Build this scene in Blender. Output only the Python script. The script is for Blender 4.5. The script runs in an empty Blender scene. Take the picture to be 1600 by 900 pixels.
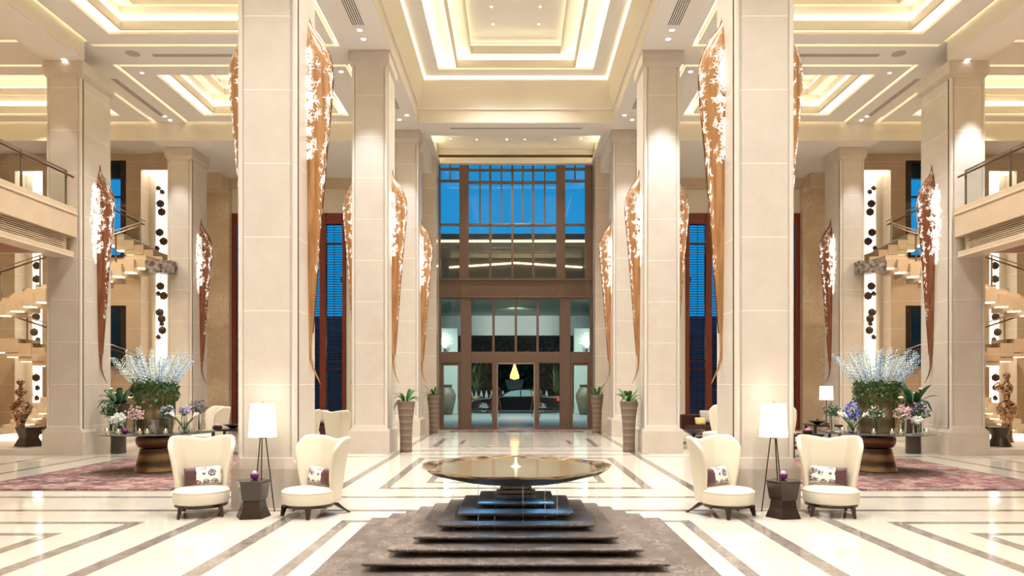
import bpy, bmesh, math, random
from mathutils import Vector, Matrix
PI = math.pi
scene = bpy.context.scene
col = scene.collection
F, CX, HZ, EYE = 1140.0, 806.0, 600.0, 1.7
R = random.Random(7)

# ---------------------------------------------------------------- helpers
class MB:
    """collects shapes, then becomes ONE mesh object"""
    def __init__(self):
        self.v = []; self.f = []; self.m = []; self.mi = 0
    def face(self, pts):
        b = len(self.v); self.v += [tuple(p) for p in pts]
        self.f.append(tuple(range(b, b + len(pts)))); self.m.append(self.mi); return self
    def add(self, vs, fs):
        b = len(self.v); self.v += [tuple(p) for p in vs]
        for f in fs:
            self.f.append(tuple(b + i for i in f)); self.m.append(self.mi)
        return self
    def box(self, x0, x1, y0, y1, z0, z1):
        if x0 > x1: x0, x1 = x1, x0
        if y0 > y1: y0, y1 = y1, y0
        if z0 > z1: z0, z1 = z1, z0
        vs = [(x0,y0,z0),(x1,y0,z0),(x1,y1,z0),(x0,y1,z0),(x0,y0,z1),(x1,y0,z1),(x1,y1,z1),(x0,y1,z1)]
        return self.add(vs, [(0,3,2,1),(4,5,6,7),(0,1,5,4),(1,2,6,5),(2,3,7,6),(3,0,4,7)])
    def ring(self, X0, X1, Y0, Y1, x0, x1, y0, y1, z0, z1):
        self.box(X0, X1, y1, Y1, z0, z1); self.box(X0, X1, Y0, y0, z0, z1)
        self.box(X0, x0, y0, y1, z0, z1); self.box(x1, X1, y0, y1, z0, z1); return self
    def loft(self, rings, cap=True, closed=True):
        n = len(rings[0]); b = len(self.v)
        for r in rings: self.v += [tuple(p) for p in r]
        for i in range(len(rings) - 1):
            for j in range(n if closed else n - 1):
                k = (j + 1) % n
                self.f.append((b+i*n+j, b+i*n+k, b+(i+1)*n+k, b+(i+1)*n+j)); self.m.append(self.mi)
        if cap:
            self.f.append(tuple(b + j for j in reversed(range(n)))); self.m.append(self.mi)
            self.f.append(tuple(b + (len(rings)-1)*n + j for j in range(n))); self.m.append(self.mi)
        return self
    def prism(self, poly, z0, z1):
        return self.loft([[(x, y, z0) for x, y in poly], [(x, y, z1) for x, y in poly]])
    def lathe(self, prof, c=(0,0,0), seg=24, sx=1, sy=1, rot=0, cap=True):
        return self.loft([[(c[0]+r*sx*math.cos(2*PI*j/seg+rot), c[1]+r*sy*math.sin(2*PI*j/seg+rot), c[2]+z)
                           for j in range(seg)] for r, z in prof], cap)
    def tube(self, pts, r, seg=6, cap=True):
        pts = [Vector(p) for p in pts]; n = len(pts)
        rs = r if isinstance(r, (list, tuple)) else [r]*n
        rings = []; up = Vector((0.13, 0.21, 1)).normalized()
        for i, p in enumerate(pts):
            t = (pts[min(i+1,n-1)] - pts[max(i-1,0)]).normalized()
            a = t.cross(up)
            if a.length < 1e-3: a = t.cross(Vector((1,0,0)))
            a.normalize(); b2 = t.cross(a).normalized()
            rings.append([p + rs[i]*(math.cos(2*PI*j/seg)*a + math.sin(2*PI*j/seg)*b2) for j in range(seg)])
        return self.loft(rings, cap)
    def grid(self, fn, nu, nv):
        b = len(self.v)
        for i in range(nu+1):
            for j in range(nv+1): self.v.append(tuple(fn(i/nu, j/nv)))
        for i in range(nu):
            for j in range(nv):
                a = b+i*(nv+1)+j
                self.f.append((a, a+1, a+nv+2, a+nv+1)); self.m.append(self.mi)
        return self
    def sphere(self, c, r, seg=12, rings=8, sz=1.0):
        return self.lathe([(max(r*math.sin(PI*i/rings), 1e-4), -r*sz*math.cos(PI*i/rings)) for i in range(rings+1)], c, seg)
    def build(self, name, mat, parent=None, smooth=False, bevel=0, solid=0, sub=0, soff=0):
        me = bpy.data.meshes.new(name)
        me.from_pydata(self.v, [], self.f); me.update()
        mats = mat if isinstance(mat, (list, tuple)) else [mat]
        for m in mats: me.materials.append(m)
        if len(mats) > 1: me.polygons.foreach_set('material_index', self.m)
        bm = bmesh.new(); bm.from_mesh(me)
        bmesh.ops.remove_doubles(bm, verts=bm.verts, dist=1e-5)
        if solid == 0: bmesh.ops.recalc_face_normals(bm, faces=bm.faces)
        bm.to_mesh(me); bm.free()
        if smooth:
            for p in me.polygons: p.use_smooth = True
            if smooth != 2:
                me.set_sharp_from_angle(angle=math.radians(38))
        o = bpy.data.objects.new(name, me); col.objects.link(o)
        if parent: o.parent = parent
        if solid:
            s = o.modifiers.new('s', 'SOLIDIFY'); s.thickness = solid; s.offset = soff
        if bevel:
            b = o.modifiers.new('b', 'BEVEL'); b.width = bevel; b.segments = 2; b.limit_method = 'ANGLE'; b.angle_limit = 0.6
            b.harden_normals = False
        if sub:
            s = o.modifiers.new('u', 'SUBSURF'); s.levels = sub; s.render_levels = sub
        return o

def tag(o, label, cat, group=None):
    o['label'] = label; o['category'] = cat
    if group: o['group'] = group
    return o
def thing(name, label, cat, loc=(0,0,0), rz=0, group=None, sc=None):
    o = bpy.data.objects.new(name, None); col.objects.link(o)
    o.empty_display_size = .1
    o.location = loc; o.rotation_euler = (0,0,rz)
    if sc: o.scale = (sc, sc, sc)
    return tag(o, label, cat, group)
def kids(o): return [c for c in bpy.data.objects if c.parent == o]
KID = {}
def dup(root, loc, rz=None, label=None, group=None, sc=None):
    def cp(o, par):
        c = o.copy(); col.objects.link(c); c.parent = par
        if o.name not in KID: KID[o.name] = kids(o)
        for k in KID[o.name]: cp(k, c)
        return c
    r = cp(root, None); r.location = loc
    if rz is not None: r.rotation_euler = (0,0,rz)
    if label: r['label'] = label
    if group: r['group'] = group
    if sc: r.scale = sc if isinstance(sc, tuple) else (sc,)*3
    return r
def struct(o):
    o['kind'] = 'structure'; return o
def sideword(s): return 'left' if s < 0 else 'right'

# ---------------------------------------------------------------- materials
def mat(name, color, rough=.5, metal=0, emis=None, estr=0, spec=.5, trans=0, ior=1.45, alpha=1, coat=0, sheen=0):
    m = bpy.data.materials.new(name); m.use_nodes = True
    b = m.node_tree.nodes['Principled BSDF']
    b.inputs['Base Color'].default_value = (*color, 1)
    b.inputs['Roughness'].default_value = rough; b.inputs['Metallic'].default_value = metal
    b.inputs['Specular IOR Level'].default_value = spec
    b.inputs['Transmission Weight'].default_value = trans; b.inputs['IOR'].default_value = ior
    b.inputs['Coat Weight'].default_value = coat; b.inputs['Sheen Weight'].default_value = sheen
    if emis: b.inputs['Emission Color'].default_value = (*emis, 1); b.inputs['Emission Strength'].default_value = estr
    return m
class NT:
    def __init__(s, m): s.m = m; s.t = m.node_tree; s.b = s.t.nodes['Principled BSDF']
    def n(s, typ, **kw):
        x = s.t.nodes.new(typ)
        for k, v in kw.items():
            if k.startswith('_'): setattr(x, k[1:], v)
            else: x.inputs[k].default_value = v
        return x
    def l(s, a, b): s.t.links.new(a, b)
    def coord(s, which='Object'):
        if which == 'World':
            return s.n('ShaderNodeNewGeometry').outputs['Position']
        return s.n('ShaderNodeTexCoord').outputs[which]
    def noise(s, co, scale, detail=4, rough=.55, dist=0):
        x = s.n('ShaderNodeTexNoise', Scale=scale, Detail=detail, Roughness=rough, Distortion=dist); s.l(co, x.inputs['Vector']); return x.outputs['Fac']
    def ramp(s, fac, stops, interp='LINEAR'):
        r = s.n('ShaderNodeValToRGB'); s.l(fac, r.inputs['Fac']); r.color_ramp.interpolation = interp
        e = r.color_ramp.elements
        while len(e) < len(stops): e.new(.5)
        for i, (p, c) in enumerate(stops):
            e[i].position = p; e[i].color = (*c, 1) if len(c) == 3 else c
        return r.outputs['Color']
    def mix(s, fac, a, b, mode='MIX'):
        x = s.t.nodes.new('ShaderNodeMix'); x.data_type = 'RGBA'; x.blend_type = mode
        for inp, val in ((x.inputs[0], fac), (x.inputs[6], a), (x.inputs[7], b)):
            if isinstance(val, (int, float)): inp.default_value = val
            elif isinstance(val, tuple): inp.default_value = (*val, 1)
            else: s.l(val, inp)
        return x.outputs[2]
    def math(s, op, a, b=0):
        x = s.t.nodes.new('ShaderNodeMath'); x.operation = op
        for inp, val in ((x.inputs[0], a), (x.inputs[1], b)):
            if isinstance(val, (int, float)): inp.default_value = val
            else: s.l(val, inp)
        return x.outputs[0]
    def sep(s, co):
        x = s.t.nodes.new('ShaderNodeSeparateXYZ'); s.l(co, x.inputs[0]); return x.outputs
    def base(s, c): s.l(c, s.b.inputs['Base Color'])
    def bump(s, h, strength=.2, dist=.01):
        b = s.n('ShaderNodeBump', Strength=strength, Distance=dist); s.l(h, b.inputs['Height']); s.l(b.outputs[0], s.b.inputs['Normal'])

def stone(name, a, b, rough=.35, joint=True, spacing=1.01, off=.68):
    m = mat(name, a, rough); t = NT(m); co = t.coord('World')
    big = t.noise(co, 2.2, 5, .6); fine = t.noise(co, 60, 3, .7)
    c = t.ramp(big, [(.3, a), (.7, b)])
    c = t.mix(.55, c, t.ramp(fine, [(.3, (.74,.70,.64)), (.62, (1,1,1))]), 'MULTIPLY')
    if joint:
        z = t.sep(co)[2]
        f = t.math('FRACT', t.math('DIVIDE', t.math('SUBTRACT', z, off), spacing))
        line = t.math('LESS_THAN', f, .010)
        c = t.mix(line, c, (.86,.80,.70))
    t.base(c); return m
M = {}
M['stone'] = stone('column_stone', (.60,.54,.478), (.665,.61,.548))
M['pier_stone'] = stone('polished_stone', (.58,.50,.41), (.64,.56,.47), .12)  # glossier, slightly darker stone of the entrance piers
M['wallstone'] = stone('wall_stone', (.60,.465,.33), (.66,.535,.40), .3)
M['plinth'] = stone('plinth_stone', (.58,.51,.445), (.645,.585,.52), .3, False)
M['moulding'] = mat('moulding_stone', (.68,.63,.57), .3)
M['groove_shade'] = mat('groove_shade', (.16,.11,.08), .5)  # dark brown imitates the shade inside the column corner grooves
M['plaster'] = mat('ceiling_plaster', (.76,.735,.715), .7)
M['plaster_warm'] = mat('ceiling_fascia', (.74,.68,.58), .7)
M['cream'] = mat('cream_plaster', (.78,.72,.60), .6)
M['cove'] = mat('cove_lamp', (1,.95,.8), .6, emis=(1,.86,.52), estr=9)
M['cove_soft'] = mat('cove_lamp_soft', (1,.95,.8), .6, emis=(1,.85,.48), estr=2.6)
M['beige_water'] = mat('shallow_water', (.27,.20,.115), .10, spec=.6)
M['bronze'] = mat('bronze_frame', (.15,.095,.07), .4, .3)
M['redwood'] = mat('red_wood', (.20,.035,.018), .35)
M['dark'] = mat('dark_wood', (.030,.018,.013), .25, coat=.3)
M['darker'] = mat('dark_lacquer', (.045,.014,.012), .3)
M['metal'] = mat('steel', (.5,.47,.42), .25, 1)
M['brownmetal'] = mat('brown_metal', (.16,.08,.045), .3, .7)
M['slot'] = mat('vent_dark', (.05,.045,.045), .6)
M['ventgrey'] = mat('vent_grey', (.42,.38,.35), .6)
M['glass'] = mat('clear_glass', (.95,1,.985), .0, trans=1, ior=1.25)
M['lens'] = mat('lamp_lens', (1,1,1), .3, emis=(1,.97,.92), estr=9)
M['white'] = mat('white_trim', (.85,.83,.8), .4)
M['water'] = mat('water', (.95,.98,1), .02, trans=1, ior=1.33)
M['leather'] = mat('cream_leather', (.67,.61,.495), .42)
M['plum'] = mat('plum_silk', (.085,.028,.035), .4, sheen=.25)
M['shade'] = mat('lamp_shade', (.95,.92,.82), .7, emis=(1,.93,.80), estr=.85)
M['leaf'] = mat('leaf_green', (.06,.15,.035), .35)
M['leaf2'] = mat('leaf_dark', (.03,.10,.04), .3)
M['coral'] = mat('crystal_coral', (.95,.93,.9), .15, emis=(1,.95,.86), estr=.8)
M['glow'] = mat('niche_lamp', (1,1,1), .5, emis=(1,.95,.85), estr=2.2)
M['backlit'] = mat('backlit_panel', (.9,.86,.78), .5, emis=(1,.93,.82), estr=.75)
M['step_lamp'] = mat('step_lamp', (1,.9,.7), .5, emis=(1,.85,.55), estr=2.0)
M['black'] = mat('car_paint', (.004,.004,.005), .22, spec=.25)
M['carglass'] = mat('car_glass', (.25,.36,.36), .08, spec=.8)  # pale green puts the windows' reflection into the glass colour
M['tyre'] = mat('tyre_rubber', (.01,.01,.01), .7)
M['alloy'] = mat('alloy', (.75,.85,.9), .25, .6)
M['chrome'] = mat('chrome', (.85,.85,.87), .1, 1)
M['flame'] = mat('flame', (1,.5,.1), .5, emis=(1,.5,.16), estr=1.7)
M['candle'] = mat('candle_flame', (1,.8,.4), .5, emis=(1,.75,.35), estr=6)
M['wax'] = mat('wax', (.95,.88,.75), .4, emis=(1,.75,.45), estr=.4)
M['asphalt'] = mat('driveway', (.32,.37,.36), .4)
M['pale'] = mat('pale_wall', (.50,.58,.52), .6)

def floor_mat():
    m = mat('cream_marble', (.8,.72,.6), .07); t = NT(m); co = t.coord('World')
    br = t.n('ShaderNodeTexBrick', Scale=1.0); br.offset = 0; br.squash = 1
    br.inputs['Brick Width'].default_value = .8; br.inputs['Row Height'].default_value = .8
    br.inputs['Mortar Size'].default_value = .0022
    br.inputs['Color1'].default_value = (.60,.565,.50,1); br.inputs['Color2'].default_value = (.57,.53,.465,1)
    br.inputs['Mortar'].default_value = (.50,.46,.40,1)
    t.l(co, br.inputs['Vector'])
    v = t.noise(co, 1.6, 6, .65, 1.5)
    c = t.mix(.5, br.outputs['Color'], t.ramp(v, [(.35, (.90,.88,.84)), (.6, (1,1,1))]), 'MULTIPLY')
    t.base(c); return m
M['floor'] = floor_mat()
def veined(name, a, b, vein, rough, scale=1.0, vw=.02):
    m = mat(name, a, rough); t = NT(m); co = t.coord('World')
    n = t.noise(co, 3*scale, 6, .7, 1.2)
    c = t.ramp(n, [(.3, a), (.7, b)])
    n2 = t.noise(co, 4.5*scale, 8, .75, 2.5)
    band = t.math('ABSOLUTE', t.math('SUBTRACT', n2, .5))
    lf = t.ramp(band, [(0, (1,1,1)), (vw, (0,0,0))])
    n3 = t.noise(co, 2.0*scale, 2)
    msk = t.ramp(n3, [(.42, (0,0,0)), (.58, (1,1,1))])
    f = t.mix(1.0, lf, msk, 'MULTIPLY')
    t.base(t.mix(f, c, vein)); return m
M['inlay'] = veined('grey_inlay_marble', (.15,.125,.11), (.235,.20,.175), (.48,.44,.40), .1, 1.5)
M['slate'] = veined('fountain_slate', (.078,.060,.052), (.145,.117,.103), (.52,.45,.40), .34, 1.0, .018)
def leafnoise(name, a, b, scale=20, rough=.4):
    m = mat(name, a, rough); t = NT(m); n = t.noise(t.coord('World'), scale, 3)
    t.base(t.ramp(n, [(.35, a), (.65, b)])); return m
def bowl_mat():
    m = mat('bronze_glass_bowl', (.25,.15,.07), .06, .0, spec=.8, coat=.6); t = NT(m); co = t.coord('Object')
    n = t.noise(co, 2.2, 5, .6, 1)
    t.base(t.ramp(n, [(.35, (.06,.035,.02)), (.5, (.30,.20,.10)), (.7, (.50,.38,.22))])); return m
M['bowl'] = bowl_mat()
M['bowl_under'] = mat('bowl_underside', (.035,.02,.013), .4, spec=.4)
def rug_mat():
    m = mat('red_rug', (.3,.05,.06), .95, sheen=.3); t = NT(m); co = t.coord('World')
    a = t.noise(co, 1.3, 4, .6, .4); b = t.noise(co, 4.5, 3, .75, 1.0)
    c = t.ramp(a, [(.40, (.05,.004,.009)), (.5, (.12,.012,.020)), (.60, (.22,.07,.07))])
    f = t.ramp(b, [(.51, (0,0,0)), (.535, (1,1,1))])
    f2 = t.mix(1.0, f, t.ramp(a, [(.3, (.35,.35,.35)), (.65, (.9,.9,.9))]), 'MULTIPLY')
    t.base(t.mix(f2, c, (.38,.29,.25))); return m
M['rug'] = rug_mat()
def floral_mat():
    m = mat('floral_silk', (.8,.78,.74), .4); t = NT(m); co = t.coord('Object')
    v = t.n('ShaderNodeTexVoronoi', Scale=9.0, Randomness=.55); t.l(co, v.inputs['Vector'])
    n = t.noise(co, 60, 3, .6, .5)
    f = t.math('MULTIPLY', t.math('GREATER_THAN', n, .46), t.math('LESS_THAN', v.outputs['Distance'], .46))
    t.base(t.mix(f, (.76,.73,.68), (.10,.075,.11))); return m
M['floral'] = floral_mat()
def amber_mat(name, c1, c2, c3):
    m = mat(name, c1, .22, .15, spec=.6, coat=.4); t = NT(m); co = t.coord('Object')
    mp = t.n('ShaderNodeMapping'); mp.inputs['Scale'].default_value = (9, 9, .5); t.l(co, mp.inputs['Vector'])
    n = t.noise(mp.outputs[0], 2, 4, .6)
    t.base(t.ramp(n, [(.3, c1), (.5, c2), (.7, c3)])); return m
M['amber'] = amber_mat('amber_glass', (.28,.125,.048), (.44,.225,.095), (.56,.33,.155))
M['amber_dark'] = amber_mat('dark_amber_glass', (.13,.04,.02), (.22,.075,.035), (.32,.13,.06))
def bands(name, cols, scale=8, rough=.35, metal=.3):
    m = mat(name, cols[0], rough, metal); t = NT(m); co = t.coord('Object'); z = t.sep(co)[2]
    n = t.noise(co, 5, 4)
    w = t.math('ADD', t.math('MULTIPLY', z, scale), t.math('MULTIPLY', n, .4))
    f = t.math('FRACT', w)
    t.base(t.ramp(f, [(i/len(cols), c) for i, c in enumerate(cols)])); return m
M['pot'] = bands('brown_pot', [(.14,.10,.075), (.20,.145,.11), (.13,.09,.07), (.24,.18,.14)], 6, .3, .1)
M['pedestal'] = bands('hammered_bronze', [(.10,.065,.05), (.40,.28,.15), (.46,.33,.19), (.13,.085,.065)], 4.2, .28, .55)
M['bark'] = bands('moss_bark', [(.20,.135,.065), (.30,.21,.115), (.13,.095,.045)], 3, .9, 0)
M['moss'] = leafnoise('moss', (.05,.09,.02), (.17,.17,.06), 25, .9)
M['ivy'] = leafnoise('ivy', (.012,.045,.01), (.06,.14,.03), 18, .4)
M['delph'] = leafnoise('delphinium', (.36,.52,.80), (.74,.84,.88), 7, .6)
M['delph2'] = leafnoise('delphinium_pale', (.62,.72,.80), (.86,.88,.74), 9, .6)
M['floret_white'] = mat('white_petals', (.88,.88,.84), .5)
M['floret_pink'] = mat('pink_petals', (.72,.50,.52), .5)
M['floret_blue'] = mat('blue_petals', (.07,.14,.55), .5)
M['floret_lilac'] = mat('lilac_petals', (.45,.42,.66), .5)
M['floret_purple'] = mat('purple_petals', (.14,.02,.12), .4)
M['floret_berry'] = mat('berry', (.16,.13,.16), .4)
M['urn'] = veined('urn_clay', (.13,.10,.06), (.22,.18,.12), (.34,.3,.22), .5, 2)
def mercury():
    m = mat('mottled_mercury_glass', (.3,.15,.08), .12, .7); t = NT(m); co = t.coord('Object')
    n = t.noise(co, 11, 4, .7, 2)
    t.base(t.ramp(n, [(.42, (.10,.035,.015)), (.52, (.45,.25,.13)), (.62, (.85,.75,.6))])); return m
M['mercury'] = mercury()
M['swirl'] = veined('swirl_marble', (.56,.42,.28), (.60,.47,.33), (.74,.64,.52), .25, .5, .05)
M['disc'] = leafnoise('dark_petal_disc', (.035,.018,.012), (.14,.08,.055), 30, .5)
M['night'] = leafnoise('night_foliage', (.003,.006,.003), (.02,.035,.014), 3, .8)
M['silver'] = leafnoise('hammered_silver', (.05,.035,.03), (.38,.34,.32), 7, .2)
# ================================================================ THE SETTING
NX = 3.05      # inner line of the nave beams
ZC = 9.85      # main soffit height
YB = 27.3      # entrance wall
fl = struct(MB().box(-21, 21, -10, YB+.3, -.3, 0).build('floor', M['floor']))
ib = MB()
def stripe_x(x0, x1, y, w=.13): ib.box(x0, x1, y-w/2, y+w/2, -.002, .002)
def stripe_y(x, y0, y1, w=.16): ib.box(x-w/2, x+w/2, y0, y1, -.002, .0023)
def rect(x0, x1, y0, y1, w=.14):
    stripe_x(x0-w/2, x1+w/2, y0, w); stripe_x(x0-w/2, x1+w/2, y1, w)
    stripe_y(x0, y0+w/2, y1-w/2, w); stripe_y(x1, y0+w/2, y1-w/2, w)
rect(-2.1, 2.1, 5.3, 9.03, .13)
for s in (-1, 1):
    stripe_y(s*2.88, -4, 9.73, .17); stripe_y(s*2.88, 9.87, 10.9, .17); stripe_y(s*2.88, 11.03, 17.5, .15); stripe_y(s*2.9, 17.6, 26.4, .15)
    stripe_y(s*3.9, -4, 9.73, .17)
    stripe_y(s*4.65, -4, 8.87, .17); stripe_x(s*4.57, s*15, 8.93, .13)
    stripe_y(s*5.25, -4, 8.2, .16); stripe_x(s*5.17, s*15, 8.25, .13)
    stripe_x(s*2.97, s*17, 9.8, .13)
    for yy in (11.6, 16.65): stripe_x(s*4.5, s*8.95, yy, .09)
    for xx in (4.5, 8.95): stripe_y(s*xx, 11.6, 16.65, .09)
    stripe_y(s*9.75, 11.03, 17.0, .12); stripe_y(s*10.9, 11.03, 17.0, .12)
    stripe_x(s*3.0, s*9.8, 17.05, .13)
    stripe_x(s*3.2, s*9.9, 19.3, .12); stripe_x(s*3.2, s*9.9, 21.4, .12)
stripe_x(-3.0, 3.0, 9.8, .13); stripe_x(-17, 17, 10.96, .13)
rect(-2.15, 2.15, 11.9, 16.7, .16); rect(-1.48, 1.48, 12.6, 16.0, .12)
stripe_x(-3.2, 3.2, 17.55, .13); stripe_x(-3.2, 3.2, 18.6, .12)
rect(-2.2, 2.2, 19.8, 22.8, .15); rect(-1.55, 1.55, 20.6, 22.0, .12)
stripe_x(-3.2, 3.2, 24.1, .14)
ib.build('inlay_stripes', M['inlay'], fl)

# --- ceiling
cl = MB()          # plaster
cw = MB()          # warm fascias
cs = MB()          # lamps hidden on the cove ledges
ss = MB()          # soft yellow coves
Y0, Y1 = 1.0, 22.8
# longitudinal beams over the inner columns
for s in (-1, 1):
    cl.box(s*NX, s*4.25, -8, 27.2, ZC, 11.6)
    cw.box(s*(NX-.012), s*NX, Y0, Y1, ZC+.02, 10.26)
    # outer beam
    cl.box(s*10.3, s*11.2, -8, 17.4, 9.4, 9.84)
    cl.box(s*10.3, s*11.2, 17.4, 22.8, 9.86, 9.95)
    cw.box(s*10.288, s*10.3, -8, 17.4, 9.42, 9.98)
# transverse beams
cl.box(-11.25, -4.25, 17.62, 18.62, ZC+.001, 10.0); cl.box(4.25, 11.25, 17.62, 18.62, ZC+.001, 10.0)
for s in (-1, 1): cl.box(s*10.2, s*11.25, 17.38, 17.64, ZC+.002, 10.0)
cl.box(-19, -11.2, 17.4, 18.62, ZC, 10.0); cl.box(11.2, 19, 17.4, 18.62, ZC, 10.0)
cl.box(-NX, NX, Y1, 23.85, ZC, 11.6)
cw.box(-NX, NX, Y1-.012, Y1, ZC+.02, 10.26)
cl.box(-19, 19, Y1+1.06, 27.25, 11.0, 11.1)
for s in (-1, 1):
    cl.box(s*4.25, s*11.35, Y1, 27.2, 9.3, 9.4); cl.box(s*11.35, s*19, Y1, YB-.1, 10.05, 10.15); cl.box(s*11.3, s*11.4, Y1+.01, 26.5, 9.31, 10.1)
    cw.box(s*4.25, s*19, Y1-.015, Y1, 9.3, ZC+.5)
    cl.box(s*NX, s*4.3, 23.9, 27.2, 9.3, ZC-.001)
# nave coffer: hopper and nested steps
def hopper(x, xa, y0, ya0, y1, ya1, z0, z1):
    for a, b, c, d in (((-x,y1,z0),(x,y1,z0),(xa,ya1,z1),(-xa,ya1,z1)), ((-x,y0,z0),(x,y0,z0),(xa,ya0,z1),(-xa,ya0,z1)),
                       ((-x,y0,z0),(-x,y1,z0),(-xa,ya1,z1),(-xa,ya0,z1)), ((x,y0,z0),(x,y1,z0),(xa,ya1,z1),(xa,ya0,z1))):
        cw.face((a, b, c, d))
cl.ring(-NX, NX, Y0, Y1, -2.99, 2.99, Y0+.06, Y1-.06, 10.26, 10.30)
hopper(2.99, 2.84, Y0+.06, Y0+.25, Y1-.06, Y1-.25, 10.30, 11.10)
cl.ring(-2.78, 2.78, Y0+.32, Y1-.32, -2.34, 2.34, Y0+.8, 22.05, 11.2, 11.26)
ss.ring(-2.84, 2.84, Y0+.2, Y1-.2, -2.79, 2.79, Y0+.3, Y1-.3, 11.16, 11.19)
cl.ring(-3.0, 3.0, Y0, Y1, -2.84, 2.84, Y0+.2, Y1-.2, 11.1, 11.3)
cl.ring(-3.0, 3.0, Y0, Y1, -2.66, 2.66, Y0+.5, 22.4, 11.3, 11.7)
cs.ring(-2.60, 2.60, Y0+.6, 22.34, -2.48, 2.48, Y0+.7, 22.2, 11.265, 11.29)
cl.ring(-2.8, 2.8, Y0, Y1, -1.80, 1.80, Y0+1.3, 21.97, 11.56, 11.7)
cw.ring(-1.80, 1.80, Y0+1.3, 21.97, -1.74, 1.74, Y0+1.38, 21.91, 11.22, 11.44)
cs.ring(-1.795, 1.795, Y0+1.3, 21.965, -1.75, 1.75, Y0+1.37, 21.92, 11.442, 11.46)
cl.ring(-1.9, 1.9, Y0+1.2, 22.0, -1.40, 1.40, Y0+1.7, 21.88, 11.66, 11.75)
cw.ring(-1.40, 1.40, Y0+1.7, 21.90, -1.34, 1.34, Y0+1.76, 21.84, 11.58, 11.84)
ss.ring(-1.39, 1.39, Y0+1.7, 21.895, -1.35, 1.35, Y0+1.77, 21.85, 11.842, 11.86)
cl.ring(-1.9, 1.9, Y0+1.2, 22.0, -1.42, 1.42, Y0+1.6, 21.92, 11.75, 12.0)
cl.box(-1.9, 1.9, Y0+1.2, 22.0, 11.96, 12.1)
cl.box(-NX, NX, Y0, Y1, 12.1, 12.2)
# far bay
cl.ring(-NX, NX, 23.84, 27.2, -2.8, 2.8, 23.95, 26.95, ZC, ZC+.08)
cl.box(-NX, NX, 23.85, 27.2, 10.42, 10.5)
cs.ring(-2.98, 2.98, 23.9, 27.15, -2.86, 2.86, 23.93, 27.05, ZC+.08, ZC+.10)
cw.box(-NX, NX, 27.05, 27.2, 10.1, ZC+.05)
def coffer(x0, x1, y0, y1, wx=.82, wy=.62, z=ZC):
    if x0 > x1: x0, x1 = x1, x0
    g = .12
    a0, a1, b0, b1 = x0+g, x1-g, y0+g, y1-g
    c0, c1, d0, d1 = x0+wx, x1-wx, y0+wy, y1-wy
    cl.ring(a0, a1, b0, b1, c0, c1, d0, d1, z, z+.07)               # suspended ring panel
    ss.ring(x0+.01, x1-.01, y0+.01, y1-.01, x0+.09, x1-.09, y0+.09, y1-.09, z+.13, z+.15)   # glow in the outer slot
    cl.ring(x0-.05, x1+.05, y0-.05, y1+.05, x0+.3, x1-.3, y0+.3, y1-.3, z+.15, z+.5)
    cs.ring(c0-.3, c1+.3, d0-.25, d1+.25, c0-.2, c1+.2, d0-.16, d1+.16, z+.072, z+.095)
    e0, e1, h0, h1 = c0+.30, c1-.30, d0+.07, d1-.07
    cl.ring(x0, x1, y0, y1, e0, e1, h0, h1, z+.42, z+.5)
    cw.ring(e0, e1, h0, h1, e0+.06, e1-.06, h0+.06, h1-.06, z+.05, z+.26)
    cs.ring(e0+.005, e1-.005, h0+.005, h1-.005, e0+.05, e1-.05, h0+.05, h1-.05, z+.265, z+.285)
    i0, i1, j0, j1 = e0+.42, e1-.42, h0+.30, h1-.30
    cl.ring(e0-.4, e1+.4, h0-.4, h1+.4, i0, i1, j0, j1, z+.62, z+.7)
    cl.ring(e0-.4, e1+.4, h0-.4, h1+.4, e0-.02, e1+.02, h0-.02, h1+.02, z+.5, z+.62)
    cw.ring(i0, i1, j0, j1, i0+.06, i1-.06, j0+.06, j1-.06, z+.48, z+.68)
    cs.ring(i0+.005, i1-.005, j0+.005, j1-.005, i0+.05, i1-.05, j0+.05, j1-.05, z+.685, z+.705)
    cl.box(i0-.3, i1+.3, j0-.3, j1+.3, z+1.0, z+1.1)
    cl.ring(i0-.3, i1+.3, j0-.3, j1+.3, i0-.2, i1+.2, j0-.2, j1+.2, z+.7, z+1.0)
for s in (-1, 1):
    coffer(s*10.3, s*4.25, 11.6, 17.62)
    coffer(s*10.3, s*4.25, 18.62, Y1)
    coffer(s*19, s*11.2, 18.62, Y1)
    coffer(s*19, s*11.2, 11.6, 17.4)
    cl.box(s*4.25, s*19, 10.5, 11.6, ZC, 10.0)
    coffer(s*10.3, s*4.25, 3.0, 10.5)
    cl.box(s*11.2, s*19, -8, 10.5, ZC, 10.0)
    cl.box(s*4.25, s*10.3, -8, 3.0, ZC, 10.0)
cl.box(-NX, NX, -8, Y0, ZC, 11.6)
ce = struct(cl.build('ceiling', M['plaster']))
cw.build('fascia', M['plaster_warm'], ce)
cs.build('cove_lamp_strips', M['cove'], ce)
ss.build('slot_lamp_strips', M['cove_soft'], ce)

# --- walls
struct(MB().box(-21, 21, -9.3, 27.6, 12.4, 12.6).build('roof', M['plaster']))
FZ0 = 1.7+(600-243.6)*YB/F
W = lambda name, mb, m: struct(mb.build(name, m))
w = MB().box(-21, 21, -9.3, -9, 0, 13)
W('wall_front', w, M['wallstone'])
for s in (-1, 1):
    W('wall_'+sideword(s), MB().box(s*19, s*19.3, -9, YB+.3, 0, 13), M['wallstone'])
W('wall_back', MB().box(-3.3, 3.3, YB-.15, YB+.2, FZ0, 12.4).box(-19, -3.3, YB+.0, YB+.2, 9.4, 12.4).box(3.3, 19, YB+.0, YB+.2, 9.4, 12.4), M['cream'])
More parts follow.
